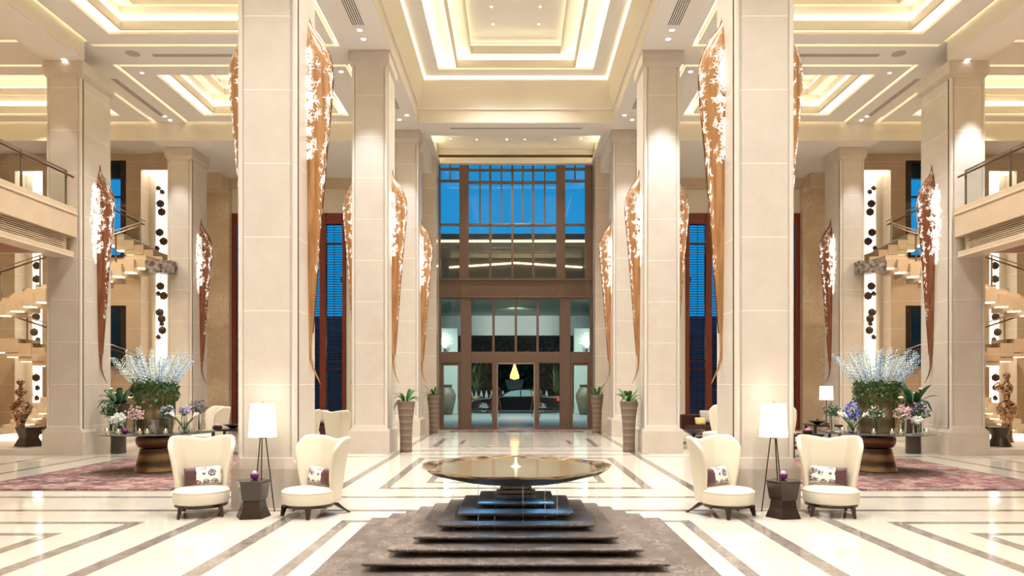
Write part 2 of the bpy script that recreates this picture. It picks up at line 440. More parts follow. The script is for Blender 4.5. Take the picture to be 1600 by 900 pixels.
# glazing line posts either side of entrance (pilaster)
for s in (-1, 1):
    xs = 2.86 if s < 0 else 2.86
    p = MB().box(s*xs, s*3.35, 26.3, YB+.2, 0, 11)
    W('wall_pier_'+sideword(s), p, M['pier_stone'])
    # aisle back wall pieces around the timber window
    q = MB()
    q.box(s*3.35, s*6.33, YB-.05, YB+.25, 0, 9.4)
    q.box(s*6.33, s*10.6, YB-.05, YB+.25, 8.08, 9.4)
    W('wall_aisle_'+sideword(s), q, M['cream'])
    q = MB().box(s*4.4, s*6.33, 26.9, 27.24, 8.98, 9.3).box(s*6.33, s*10.6, 26.9, 27.24, 8.98, 9.3)
    W('trim_'+('1' if s < 0 else '2'), q, M['wallstone'])
    q = MB().box(s*10.6, s*12.0, 26.95, YB+.2, 0, 9.4)
    W('wall_swirl_'+sideword(s), q, M['swirl'])
    q = MB().box(s*10.6, s*12.0, 26.2, 26.95, 8.75, 9.3)
    q.box(s*11.9, s*12.05, 26.2, 27, 0, 9.3)
    W('trim_'+('3' if s < 0 else '4'), q, M['wallstone'])

# --- stair hall back wall with lit niches and windows
def P(px, py, Y, s=-1):
    """point at pixel px,py of the left half (mirrored for s=+1) at depth Y"""
    x = (px-CX)/F*Y; return Vector(((x if s < 0 else -x), Y, EYE+(HZ-py)/F*Y))
YW = 26.5
def hall(s):
    def X(px): return P(px, 0, YW, s)[0]
    q = MB()
    def wb(pa, pb, za, zb, y0=YW, y1=YW+.7): q.box(X(pa), X(pb), y0, y1, za, zb)
    wb(264, 282, 0, 10.04); wb(197, 220, 0, 10.04); wb(220, 264, 9.48, 10.04); wb(220, 264, 0, 1.9)
    wb(66, 110, 0, 10.04); wb(-8, 23, 0, 10.04); wb(23, 66, 9.44, 10.04); wb(23, 66, 0, .9)
    wb(110, 197, 4.55, 6.3); wb(110, 197, 9.84, 10.04)
    q.box(X(-8), X(282), YW, YW+.7, 9.36, 9.48) if False else None
    w = W('wall_hall_'+sideword(s), q, M['wallstone'])
    for i, (pa, pb, z0) in enumerate(((220, 264, 1.9), (23, 66, .9))):
        n = MB(); x0, x1 = X(pa), X(pb)
        n.box(x0, x1, YW+.62, YW+.68, z0, 9.48)
        nn = struct(n.build('wall_niche_'+sideword(s)+('' if i == 0 else '_outer'), M['cream']))
        xa, xb = X(pa+12), X(pa+(22 if i == 0 else 30))
        MB().box(xa, xb, YW+.57, YW+.615, z0+.05, 9.42).build('glow_strip', M['glow'], nn)
        MB().box(xb, X(pb), YW+.59, YW+.615, z0+.05, 9.42).build('backlit_panel', M['backlit'], nn)
        MB().box(X(pa+1), X(pb-1), YW+.1, YW+.6, 9.43, 9.47).build('glow_strip', M['glow'], nn)
    # windows
    for j, (z0, z1) in enumerate(((6.3, 9.84), (0, 4.55))):
        fr = MB()
        xs = [X(110), X(140), X(173.5), X(186), X(197)]
        fr.box(X(186), X(197), YW+.1, YW+.35, z0, z1); fr.box(X(110), X(113), YW+.1, YW+.35, z0, z1)
        fr.box(X(141), X(144), YW+.1, YW+.3, z0, z1); fr.box(X(110), X(186), YW+.1, YW+.3, z0, z0+.1)
        fr.box(X(110), X(186), YW+.1, YW+.3, z1-.1, z1); fr.box(X(110), X(186), YW+.12, YW+.25, z0+2.2, z0+2.26)
        f = struct(fr.build('window_%d' % (3 + j + (0 if s < 0 else 2)), M['dark']))
        MB().box(X(113), X(186), YW+.19, YW+.2, z0+.1, z1-.1).build('pane', M['glass'], f)
for s in (-1, 1): hall(s)

# --- timber windows of the aisles with blinds
def timber(s, n):
    Yw = YB+.02
    def X(px): return P(px, 0, YB, s)[0]
    fr = MB()
    def v(a, b, z0=0, z1=8.05, d=.0): fr.box(X(a), X(b), Yw-.12-d, Yw+.12, z0, z1)
    v(535.5, 541, 0, 8.05); v(501, 510, 0, 8.05, .04); v(362, 370); v(403, 409); v(440, 448); v(470, 474)
    fr.box(X(362), X(541), Yw-.1, Yw+.12, 7.68, 8.05); fr.box(X(362), X(541), Yw-.1, Yw+.1, 0, .25)
    f = struct(fr.build('window_%d' % n, M['redwood']))
    MB().box(X(370), X(535.5), Yw+.09, Yw+.10, .25, 7.68).build('pane', M['glass'], f)
    b = MB()
    z = .35
    while z < 7.66:
        for a, c in ((448, 501), (510, 535.5), (409, 440), (370, 403)):
            x0, x1 = X(a+.3), X(c-.3)
            b.add([(x0, Yw-.07, z), (x1, Yw-.07, z), (x1, Yw-.01, z+.032), (x0, Yw-.01, z+.032),
                   (x0, Yw-.07, z+.006), (x1, Yw-.07, z+.006), (x1, Yw-.01, z+.038), (x0, Yw-.01, z+.038)],
                  [(0,1,2,3), (4,5,6,7), (0,1,5,4), (2,3,7,6)])
        z += .092
    b.build('blind_slats', M['darker'], f)
    c = MB()
    c.box(X(522.5), X(523.3), Yw-.09, Yw-.075, .3, 7.68)
    for zz in (6.9, 2.5, 2.2): c.box(X(510), X(535), Yw-.09, Yw-.075, zz, zz+.06)
    c.build('glazing_bars', M['darker'], f)
timber(-1, 7); timber(1, 8)

# --- entrance facade
K = YB/F
def FX(px): return (px-805.0)*K
def FZ(py): return EYE+(600-py)*K
def fb(m, x0, x1, y0, y1, d0=-.08, d1=.12): m.box(FX(x0), FX(x1), YB+d0, YB+d1, FZ(y0), FZ(y1))
fr = MB()
fb(fr, 685, 924, 243.5, 251.6)
for a, b in ((685, 687.5), (717, 731.5), (868, 882), (913, 924)):
    fb(fr, a, b, 247, 466, -.12)
for x in (749, 782.5, 816, 850): fb(fr, x-1.3, x+1.3, 250, 350, -.03, .06)
for x in (765, 799.5, 832): fb(fr, x-1.8, x+1.8, 250, 438, -.05)
fb(fr, 731, 869, 264, 267, -.04); fb(fr, 731, 869, 283, 286.5, -.045); fb(fr, 731, 869, 349.5, 353, -.05)
for a, b in ((687, 718), (881, 914)):
    fb(fr, a, b, 262.5, 265.5, -.04); fb(fr, a, b, 281, 284, -.045); fb(fr, a, b, 349.5, 352.5, -.05); fb(fr, a, b, 383, 386, -.05)
    m = (a+b)/2; fb(fr, m-1.2, m+1.2, 250, 282, -.03, .06)
fb(fr, 685, 924, 436, 468, -.1, .2); fb(fr, 685, 924, 436.5, 439, -.17, .1); fb(fr, 685, 924, 463.5, 466, -.17, .1)
for a, b in ((685, 688.5), (719, 735.5), (873.5, 890), (920.5, 924)): fb(fr, a, b, 466, 672, -.12)
for x in (770, 805, 839): fb(fr, x-1.8, x+1.8, 466, 551, -.05)
fb(fr, 685, 924, 550, 567, -.1, .2)
for a, b in ((768, 775.5), (834.5, 841.5)): fb(fr, a, b, 566, 672, -.09)
fb(fr, 685, 770, 667.5, 671.2, -.05); fb(fr, 840, 924, 667.5, 671.2, -.05)
for a, b in ((688.5, 692), (715, 719), (890, 894), (917, 920.5)): fb(fr, a, b, 566, 670, -.07)
fb(fr, 688, 719, 566, 571, -.06); fb(fr, 890, 921, 566, 571, -.06)
ef = struct(fr.build('window_1', M['bronze'], bevel=.008))
gp = MB(); fb(gp, 687, 914, 250, 437, .0, .008); gp.build('pane', M['glass'], ef)
gp = MB(); fb(gp, 688, 921, 467, 551, .0, .008); gp.build('pane', M['glass'], ef)
gp = MB(); fb(gp, 688, 769, 567, 669, .0, .008); gp.build('pane', M['glass'], ef)
gp = MB(); fb(gp, 841, 921, 567, 669, .0, .008); gp.build('pane', M['glass'], ef)
# two sliding glass leaves with branch handles
dr = MB()
for a, b in ((775.5, 777), (833, 834.5)): fb(dr, a, b, 568, 671, -.05, .03)
fb(dr, 775.5, 834.5, 566.5, 569, -.05, .03)
d = struct(dr.build('door_1', M['metal']))
for s in (-1, 1):
    for q in (1, -1):
        x = FX(805 + s*31.5) + q*.10*s
        pts = [(x, YB-.12, FZ(604)), (x+q*s*.10, YB-.16, FZ(612)), (x+q*s*.02, YB-.14, FZ(622)), (x+q*s*.07, YB-.17, FZ(632)), (x+q*s*.10, YB-.15, FZ(640)), (x+q*s*.03, YB-.13, FZ(652))]
        MB().tube(pts, [.012,.02,.022,.02,.018,.012], 6).build('door_handle', M['brownmetal'], d, True)

# --- columns
def column(name, s, xin, xout, yf, yb, ztop, label, plinth=True, capital=True):
    cx, cy = s*(xin+xout)/2, (yf+yb)/2
    hw, hd = (xout-xin)/2, (yb-yf)/2
    t = thing(name, label, 'column', (cx, cy, 0), 0, None)
    zt = ztop-.40 if capital else ztop
    def faces(mb, hw, hd, e, z0, z1):
        # flat middle panel of each side, edges set back
        mb.prism([(-hw+e,-hd),(hw-e,-hd),(hw-e,-hd+.02),(hw-.02,-hd+e),(hw,-hd+e),(hw,hd-e),(hw-.02,hd-e),(hw-e,hd-.02),(hw-e,hd),(-hw+e,hd),(-hw+e,hd-.02),(-hw+.02,hd-e),(-hw,hd-e),(-hw,-hd+e),(-hw+.02,-hd+e),(-hw+e,-hd+.02)], z0, z1)
    sh = MB(); faces(sh, hw, hd, .10, .6, zt)
    sh.build('shaft', M['stone'], t)
    mo = MB()
    for a in (-1, 1):
        for b in (-1, 1):
            x0, y0 = a*(hw-.048), b*(hd-.048)
            mo.tube([(x0, y0, .62), (x0, y0, zt)], .042, 10)
    mo.build('corner_moulding', M['moulding'], t, True)
    gr = MB(); g = hw-.085
    for a in (-1, 1):
        for b in (-1, 1):
            gr.box(a*(hw-.10), a*(hw-.004), b*(hd-.118), b*(hd-.086), .62, zt)
    gr.build('groove_shade', M['groove_shade'], t)
    if plinth:
        p = MB(); ex, ey = .055, .05
        a, b = hw+ex, hd+ey
        p.prism([(-a,-b),(a,-b),(a,b),(-a,b)], 0, .54)
        p.loft([[(-a,-b,.54),(a,-b,.54),(a,b,.54),(-a,b,.54)], [(-hw+.06,-hd-.02,.68),(hw-.06,-hd-.02,.68),(hw-.06,hd+.02,.68),(-hw+.06,hd+.02,.68)]])
        p.build('plinth', M['plinth'], t)
        MB().box(-hw+.06, hw-.06, -hd-.022, hd+.022, .68, .69).build('plinth_trim', M['white'], t)
    if capital:
        c = MB(); a, b = hw+.05, hd+.05
        c.loft([[(-hw+.06,-hd+.03,zt),(hw-.06,-hd+.03,zt),(hw-.06,hd-.03,zt),(-hw+.06,hd-.03,zt)],
                [(-hw+.03,-hd-.01,zt+.0),(hw-.03,-hd-.01,zt+.0),(hw-.03,hd+.01,zt+.0),(-hw+.03,hd+.01,zt+.0)],
                [(-a,-b,zt+.12),(a,-b,zt+.12),(a,b,zt+.12),(-a,b,zt+.12)],
                [(-a,-b,ztop),(a,-b,ztop),(a,b,ztop),(-a,b,ztop)]])
        c.build('capital', M['plinth'], t)
    return t
for s in (-1, 1):
    L = sideword(s)
    column('stone_column', s, 3.0, 3.83, 10.0, 10.95, ZC-.005, 'big square stone column rising out of view behind the %s floor lamp' % L)
    column('stone_column', s, 3.14, 4.03, 17.85, 19.0, ZC-.005, 'square stone column with capital beside the tall brown planter, %s of the entrance' % L)
    column('stone_column', s, 3.12, 3.95, 23.4, 24.5, ZC-.005, 'far slim stone column next to the glass entrance wall on the %s' % L)
    column('stone_column', s, 10.36, 11.22, 17.4, 18.7, 9.4, 'outer stone column at the end of the mezzanine balcony on the %s' % L)
    column('stone_column', s, 10.4, 11.2, 23.4, 24.6, 9.295, 'stone column behind the flower table beside the lit niche on the %s' % L)

# --- side platforms, pool of light, mezzanines and stairs
def sidezone(s):
    L = sideword(s)
    pf = struct(MB().box(s*11.3, s*19, 17.5, 26.5, 0, .14).box(s*9.3*0+s*11.3, s*19, 17.4, 17.5, 0, .14).build('floor_platform_'+L, M['plinth']))
    m = MB(); e = 10.44
    m.box(s*e, s*19, 3, 17.36, 5.18, 5.87)
    m.box(s*(e-.03), s*(e+.2), 3, 17.34, 5.70, 5.78)
    m.box(s*(e+.22), s*19, 3, 17.33, 4.80, 5.18)
    m.box(s*(e+.05), s*(e+.5), 3, 17.32, 4.70, 4.84)
    mz = struct(m.build('wall_balcony_'+L, M['wallstone'], bevel=.008))
    g = MB()
    for k in range(7):
        g.box(s*(e+.12), s*(e+.22), 3.2, 17.1, 4.878+k*.044, 4.898+k*.044)
    g.build('grille_slats', M['wallstone'], mz)
    MB().box(s*(e+.19), s*(e+.218), 3.2, 17.1, 4.86, 5.16).build('grille_back', M['slot'], mz)
    MB().box(s*(e+.56), s*18, 4, 17.0, 4.76, 4.80).build('soffit_panel', M['redwood'], mz)
    # upper landing floor behind
    # railing
    t = thing('glass_balustrade', 'glass balustrade with steel handrail along the %s mezzanine balcony' % L, 'railing', (s*(e+.12), 10, 5.87))
    MB().box(-.008, .008, -6.9, 7.15, .02, .82).build('glass_panel', M['glass'], t)
    r = MB().tube([(-s*.10, -6.9, .72), (-s*.10, 7.25, .72)], .025, 8); r.build('handrail', M['brownmetal'], t, True)
    MB().box(-.018, .018, -6.9, 7.15, .82, .85).build('top_rail', M['metal'], t)
    for k in range(6):
        y = 7.12-k*1.55
        MB().box(-.02, .02, y-.02, y+.02, 0, .84).build('post', M['metal'], t)
for s in (-1, 1): sidezone(s)

def flight(name, s, label, a, b, n, Y0, Y1, wid, rail=True, thick=.17):
    """steps from pixel a to pixel b (left-half pixels), stone blocks, each with a lamp beneath"""
    A = P(a[0], a[1], Y0, s); B = P(b[0], b[1], Y1, s)
    t = thing(name, label, 'staircase', A)
    D = (B-A)/n
    st = MB(); lt = MB()
    dx = D.x
    for i in range(n):
        c = D*i
        x0, x1 = c.x, c.x+dx*1.12
        zz = c.z
        st.box(x0-dx*.9, x1, c.y, c.y+wid, zz-thick, zz)
        MB().box(x0+dx*.25, x0+dx*1.0, c.y+.04, c.y+.30, zz-thick-.03, zz-thick-.002).build('step_lamp', M['step_lamp'], t)
    st.build('steps', M['wallstone'], t)
    if rail:
        off = Vector((0, .04, 0))
        up = Vector((0, 0, 1))
        g = MB()
        p0, p1 = off, D*(n-.5)+off
        g.loft([[p0+up*.1, p1+up*.1, p1+up*.95, p0+up*.95], [q+Vector((0,.01,0)) for q in (p0+up*.1, p1+up*.1, p1+up*.95, p0+up*.95)]])
        g.build('glass_panel', M['glass'], t)
        MB().tube([p0+up*.85+Vector((0,-.06,0)), p1+up*.85+Vector((0,-.06,0))], .028, 8).build('handrail', M['brownmetal'], t, True)
        MB().tube([p0+up*.99, p1+up*.99], .02, 6).build('top_rail', M['metal'], t, True)
        for k in range(0, n, 3):
            q = D*(k+.5)+off
            MB().box(q.x-.02, q.x+.02, q.y-.02, q.y+.02, q.z, q.z+.97).build('post', M['metal'], t)
    return t
for s in (-1, 1):
    L = sideword(s)
    flight('stone_stairs', s, 'lowest stone stair flight, rising behind the mottled glass sculpture on the %s' % L, (0, 672), (125, 580), 11, 21.6, 22.6, 1.5, rail=False, thick=.32)
    flight('stone_stairs', s, 'long middle stone stair flight passing behind the outer column on the %s' % L, (240, 606), (-12, 522), 12, 25.1, 24.8, 1.2, thick=.46)
    f2 = flight('stone_stairs', s, 'upper stone stair flight with lit undersides reaching the landing on the %s' % L, (-10, 472), (228, 392), 12, 22.6, 23.5, 1.0, thick=.40)
    flight('stone_stairs', s, 'topmost short stone stair flight turning back beside the blue window on the %s' % L, (226, 390), (150, 352), 5, 25.3, 25.22, 1.1, thick=.34)
    A = P(174, 391, 23.55, s)-f2.location; B = P(229, 414, 23.55, s)-f2.location
    MB().box(A.x, B.x, A.y+1.05, A.y+1.64, B.z, A.z-.02).build('landing', M['wallstone'], f2, bevel=.006)
    # glowing pool behind the platform edge
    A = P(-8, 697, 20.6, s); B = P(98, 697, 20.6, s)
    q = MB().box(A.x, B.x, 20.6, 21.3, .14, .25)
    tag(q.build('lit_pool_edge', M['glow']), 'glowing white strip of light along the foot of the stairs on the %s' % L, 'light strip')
# ================================================================ THINGS
# ---------------- wall sconces (tall curling glass horns)
SC = [(7.15,.004,.02),(7.0,.02,.05),(6.88,.07,.09),(6.72,.20,.125),(6.53,.30,.15),(6.35,.355,.165),(6.12,.37,.17),(5.75,.345,.165),(5.2,.29,.15),(4.65,.245,.135),
      (4.1,.20,.12),(3.54,.16,.10),(3.08,.125,.085),(2.7,.095,.065),(2.44,.075,.045)]
def sc_at(z):
    for i in range(len(SC)-1):
        z1, p1, w1 = SC[i]; z0, p0, w0 = SC[i+1]
        if z0 <= z <= z1:
            k = (z-z0)/(z1-z0); k2 = k*k*(3-2*k)
            return p0+(p1-p0)*k, w0+(w1-w0)*k
    return (SC[0][1], SC[0][2]) if z > 7 else (SC[-1][1], SC[-1][2])
def sc_pt(z, th, off=0):
    p, w = sc_at(z); c = max(math.cos(th), 0)
    return Vector(((p+off)*c**.85, (w+off)*math.sin(th)*(1+.0*c), z))
def sprig(mb, fn, z, th, size, rnd, arms=6):
    """a coral sprig growing over the surface fn(z, th)"""
    for k in range(arms):
        a = rnd.uniform(0, 2*PI); L = size*rnd.uniform(.6, 1.2); w = size*.075
        pu, pth = z, th; n = 3; prev = None
        for i in range(n+1):
            t = i/n
            zz = z + math.cos(a)*L*t; tt = th + math.sin(a)*L*t*2.6
            ww = w*(1-t*.75)
            q = [(zz-math.sin(a)*ww, tt+math.cos(a)*ww*2.6), (zz+math.sin(a)*ww, tt-math.cos(a)*ww*2.6)]
            cur = [fn(*q[0]), fn(*q[1])]
            if prev: mb.face((prev[0], cur[0], cur[1], prev[1]))
            prev = cur; a += rnd.uniform(-.5, .5)
            if i == 2 and rnd.random() < .7:
                b = a + rnd.choice((-.9, .9)); e = (zz+math.cos(b)*L*.4, tt+math.sin(b)*L*.4*2.6)
                mb.face((cur[0], fn(*e), cur[1]))
def make_sconce(matname, label):
    rnd = random.Random(11)
    t = thing('wall_sconce', label, 'wall lamp')
    body = MB()
    N = 18
    zs = [7.15-(7.15-2.44)*(i/60) for i in range(61)]
    body.loft([[sc_pt(z, -PI/2+PI*j/N) for j in range(N+1)] for z in zs], cap=False, closed=False)
    body.build('glass_horn', M[matname], t, True)
    r = MB().tube([sc_pt(z, 0, .004) for z in zs], .010, 6)
    r.build('rim', M['brownmetal'], t, True)
    tl = MB(); pts = [(.036,0,2.52),(.040,0,2.44),(.035,0,2.25),(.045,0,2.08),(.085,0,1.92),(.14,0,1.80),(.185,0,1.70)]
    tl.tube(pts, [.030,.033,.027,.021,.015,.010,.004], 8); tl.build('curled_tail', M[matname], t, True)
    c = MB(); fn = lambda z, th: sc_pt(min(max(z, 2.5), 7.1), max(-1.62, min(1.62, th)), .008)
    for sg in (-1, 1):
        for i in range(60):     # near the column
            z = rnd.uniform(4.95, 6.5); sprig(c, fn, z, sg*rnd.uniform(1.36, 1.57), .075, rnd, 7)
        for i in range(58):     # outer edge
            z = rnd.uniform(3.3, 6.35); sprig(c, fn, z, sg*rnd.uniform(.05, .62), .095 if z > 4.5 else .05, rnd, 5)
        for i in range(14):
            z = rnd.uniform(4.8, 6.4); sprig(c, fn, z, sg*rnd.uniform(1.05, 1.35), .08, rnd, 6)
    # spray lying on the stone around the horn
    pf = lambda z, y: Vector((.010, y, z))
    for sg in (-1, 1):
        for i in range(95):
            z = rnd.uniform(4.7, 6.6); f = 1-abs(z-5.8)/1.3
            sprig(c, lambda z, y: pf(z, y/2.6*1.0), z, sg*2.6*(.16+rnd.random()**1.5*(.05+.20*max(f, .1))), .09, rnd)
    c.build('crystal_coral', M['coral'], t)
    lace = MB()
    for sg in (-1, 1):
        for i in range(60):
            z = rnd.uniform(6.15, 6.95); sprig(lace, fn, z, sg*rnd.uniform(0, 1.5), .05, rnd, 5)
    lace.build('lace_pattern', M['moulding'], t)
    return t
sc1 = make_sconce('amber', '')
sc2 = None
spots = []
rows = [('near', 3.03, 3.80, 10.62, 'big front'), ('mid', 3.145, 4.025, 18.56, 'second'), ('far', 3.125, 3.945, 24.05, 'far')]
for s in (-1, 1):
    L = sideword(s)
    for nm, xi, xo, y, w in rows:
        spots.append((-s*1, s*xi, y, 'amber', 'amber glass horn sconce, inner face of the %s column on the %s' % (w, L)))
        if nm != 'far':
            spots.append((s*1, s*xo, y, 'amber', 'amber glass horn sconce, outer face of the %s column on the %s' % (w, L)))
    spots.append((-s, s*10.365, 18.17, 'amber_dark', 'dark red-brown horn sconce on the column at the balcony end, %s side' % L))
    spots.append((-s, s*10.405, 24.1, 'amber_dark', 'dark red-brown horn sconce on the column near the lit niche, %s side' % L))
first = {}
for dirx, x, y, mt, lab in spots:
    if mt not in first:
        o = sc1 if mt == 'amber' else make_sconce('amber_dark', '')
        first[mt] = o; o.location = (x, y, 0); o.rotation_euler = (0, 0, 0 if dirx > 0 else PI); o['label'] = lab; o['group'] = 'horn sconces on the columns'
    else:
        dup(first[mt], (x, y, 0), 0 if dirx > 0 else PI, lab)

# ---------------- fountain
YF = 7.36
ft = thing('tiered_fountain', 'stepped dark slate fountain topped by a wide leaf shaped bronze bowl', 'fountain', (0, YF, 0))
MB().prism([(-1.80,-2.2),(1.80,-2.2),(1.80,1.78),(-1.80,1.78)], 0, .028).build('base_slab', M['slate'], ft, bevel=.006)
MB().prism([(-1.50,-1.50),(1.50,-1.50),(1.50,1.50),(-1.50,1.50)], .028, .13).build('base_slab', M['slate'], ft, bevel=.006)
tiers = [(1.29,.205),(1.105,.283),(.913,.353),(.725,.423),(.548,.497),(.373,.569)]
prev = .13
for w, z in tiers:
    m = MB(); iw = w-.17
    m.loft([[(-iw,-iw,prev),(iw,-iw,prev),(iw,iw,prev),(-iw,iw,prev)], [(-iw,-iw,z-.05),(iw,-iw,z-.05),(iw,iw,z-.05),(-iw,iw,z-.05)],
            [(-w+.02,-w+.02,z-.028),(w-.02,-w+.02,z-.028),(w-.02,w-.02,z-.028),(-w+.02,w-.02,z-.028)],
            [(-w,-w,z-.014),(w,-w,z-.014),(w,w,z-.014),(-w,w,z-.014)], [(-w+.004,-w+.004,z),(w-.004,-w+.004,z),(w-.004,w-.004,z),(-w+.004,w-.004,z)]])
    m.build('tier', M['slate'], ft, bevel=.004); prev = z
for w, z in ((.20,.615),(.16,.655),(.13,.70),(.19,.73)):
    MB().box(-w, w, -w, w, prev, z).build('tier', M['slate'], ft, bevel=.006); prev = z
def bowl_rad(a):
    r = 1 + .014*math.sin(5*a+1) + .010*math.sin(9*a) + .008*math.sin(17*a+2) + .006*math.sin(29*a)
    r += .05*max(0, math.cos(a))**14 + .06*max(0, -math.cos(a))**14
    return r
bw = MB(); S = 96; rings = []
prof = [(.16,.70,0),(.40,.725,0),(.72,.775,.4),(.93,.83,1),(1.0,.868,1),(1.005,.884,1),(.975,.884,1),(.93,.868,.8),(.72,.852,0),(.3,.846,0),(.01,.845,0)]
for r, z, k in prof:
    rings.append([(.90*r*(1+(bowl_rad(2*PI*j/S)-1)*k)*math.cos(2*PI*j/S), 1.02*r*(1+(bowl_rad(2*PI*j/S)-1)*k)*math.sin(2*PI*j/S), z + k*.004*math.sin(2*PI*j/S*7)+k*.003*math.sin(2*PI*j/S*23)) for j in range(S)])
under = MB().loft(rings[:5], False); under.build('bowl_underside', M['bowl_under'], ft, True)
top = MB().loft(rings[4:], False); top.build('bowl', M['bowl'], ft, True)
rr = MB().tube([Vector((.78*math.cos(a)*(1+.03*math.sin(7*a)), .10+.80*math.sin(a)*(1+.03*math.sin(9*a+1)), .872+.012*math.sin(13*a))) for a in [PI*(.04+.92*i/50) for i in range(51)]], .009, 6)
rr.build('inner_rim', M['bowl'], ft, True)
MB().lathe([(.80,.862),(.80,.866),(.001,.867)], (0,0,0), 48, 1, 1.1, 0, True).build('water_surface', M['beige_water'], ft, True)
sp = MB(); sp.lathe([(.055,.866),(.04,.875),(.02,.886),(.014,.92),(.012,.955),(.001,.96)], (0,0,0), 14)
sp.build('water_jet', mat('white_water', (.9,.95,1), .15, emis=(.9,.95,1), estr=.25), ft, True)
for a in (-1.95, -1.78, -1.5, -1.28, -1.15, -2.6, -.55, -2.25):
    x, y = .885*math.cos(a), 1.0*math.sin(a)
    zt = .07
    for w, z in tiers:
        if abs(x) < w and abs(y) < w: zt = z
    MB().tube([(x, y, .868), (x*1.01, y*1.015, .80), (x*1.015, y*1.02, zt)], [.0035,.0028,.0022], 6).build('water_thread', M['water'], ft, True)

# ---------------- wing chairs
def make_wing(label, scale=1):
    t = thing('wing_chair', label, 'chair')
    t.scale = (.95,.95,1.0)
    def pt(u, v):
        u = u*2-1; a = abs(u); sg = 1 if u >= 0 else -1
        zt = .965 + .055*math.sin(PI/2*min(a/.78, 1)) - .16*max(0, (a-.78)/.22)**2.2
        z = .17 + (zt-.17)*v
        t_ = (z-.17)/.85
        w = .80 + .36*t_**1.25 - .04*math.sin(PI*t_)
        fwd = .20 + .17*math.sin(PI*min(t_*.62+.03, 1))
        if a < .5: x = .235*(a/.5); y = .02*(a/.5)**2
        else:
            q = (a-.5)/.5; x = .235 + .145*math.sin(q*1.25)/math.sin(1.25); y = .02 + fwd*q**1.35
        return Vector((sg*x*w, .36 - y + .10*t_, z))
    MB().grid(pt, 28, 16).build('backrest', M['leather'], t, 2, solid=.065, sub=1, soff=0)
    for u in (.25, .75):
        MB().tube([pt(u, v/14)+Vector((0,-.036,0)) for v in range(3, 14)], .004, 5).build('seam', M['cream'], t, True)
    s = MB().lathe([(.02,.165),(.335,.165),(.355,.18),(.36,.20),(.362,.30),(.355,.33),(.335,.35),(.25,.362),(.02,.366)], (0,-.02,0), 40, 1, 1.0)
    s.build('seat', M['leather'], t, True)
    MB().tube([(.358*math.cos(a), -.02+.358*math.sin(a), .325) for a in [2*PI*i/40 for i in range(41)]], .006, 5, False).build('piping', M['cream'], t, True)
    f = MB().lathe([(.20,.125),(.325,.125),(.34,.135),(.34,.165),(.2,.165)], (0,-.02,0), 32); f.build('seat_frame', M['dark'], t, True)
    for x, y in ((-.245,-.235),(.245,-.235)):
        m = MB(); m.loft([[(x*1.10+dx*.018, y*1.10+dy*.018, 0) for dx, dy in ((-1,-1),(1,-1),(1,1),(-1,1))], [(x+dx*.032, y+dy*.032, .14) for dx, dy in ((-1,-1),(1,-1),(1,1),(-1,1))]])
        m.build('leg', M['dark'], t, bevel=.004)
    for x in (-.2, .2):
        m = MB(); m.loft([[(x*1.25+dx*.018, .47+dy*.02, 0) for dx, dy in ((-1,-1),(1,-1),(1,1),(-1,1))], [(x*1.1+dx*.022, .36+dy*.03, .07) for dx, dy in ((-1,-1),(1,-1),(1,1),(-1,1))], [(x+dx*.03, .24+dy*.05, .15) for dx, dy in ((-1,-1),(1,-1),(1,1),(-1,1))]])
        m.build('leg', M['dark'], t, bevel=.004)
    return t
def make_cushion(label, plum_sign, w=.46, h=.22):
    t = thing('cushion', label, 'cushion')
    def half(x0, x1, name, m, flip):
        def pt(u, v, side):
            x = x0+(x1-x0)*u; z = -h/2+h*v
            ex = 1-abs(2*x/w)**4; ez = 1-abs(2*z/h)**4
            d = .062*(max(ex, 0)*max(ez, 0))**.45
            k = 1+.05*(abs(2*x/w)**3)*(1 if abs(2*z/h) > .5 else 0)
            return Vector((x, side*d, z*k))
        mb = MB(); mb.grid(lambda u, v: pt(u, v, -1), 14, 14); mb.grid(lambda u, v: pt(u, v, 1), 14, 14)
        mb.build(name, m, t, 2)
    cut = plum_sign*w*.17
    if plum_sign > 0:
        half(-w/2, cut, 'floral_panel', M['floral'], 0); half(cut, w/2, 'plum_panel', M['plum'], 0)
    else:
        half(cut, w/2, 'floral_panel', M['floral'], 0); half(-w/2, cut, 'plum_panel', M['plum'], 0)
    return t
chairs = [((-4.08, 9.47), .36, 'cream leather wing chair nearest the left flower table, turned slightly inward', -1),
          ((-2.66, 9.45), -.62, 'cream wing chair in half profile, fountain side of the left floor lamp', 1),
          ((2.72, 9.45), .62, 'cream wing chair in half profile, fountain side of the right floor lamp', -1),
          ((4.10, 9.5), -.30, 'cream leather wing chair nearest the right flower table, facing the camera', 1)]
w0 = None
for (x, y), a, lab, ps in chairs:
    if w0 is None:
        w0 = make_wing(lab); w0['group'] = 'wing chairs beside the floor lamps'; w0.location = (x, y, 0); w0.rotation_euler = (0,0,a)
    else: dup(w0, (x, y, 0), a, lab)
    c = make_cushion('floral and plum lumbar cushion on the wing chair %s' % {-4.08: 'nearest the left flower table', -2.66: 'left of the fountain', 2.72: 'right of the fountain', 4.10: 'nearest the right flower table'}[x], ps)
    c['group'] = 'lumbar cushions'
    v = Vector((-.01*ps, .175, .492)); v.rotate(Matrix.Rotation(a, 3, 'Z'))
    c.location = (x+v.x, y+v.y, v.z); c.rotation_euler = (-.20, .05*ps, a)

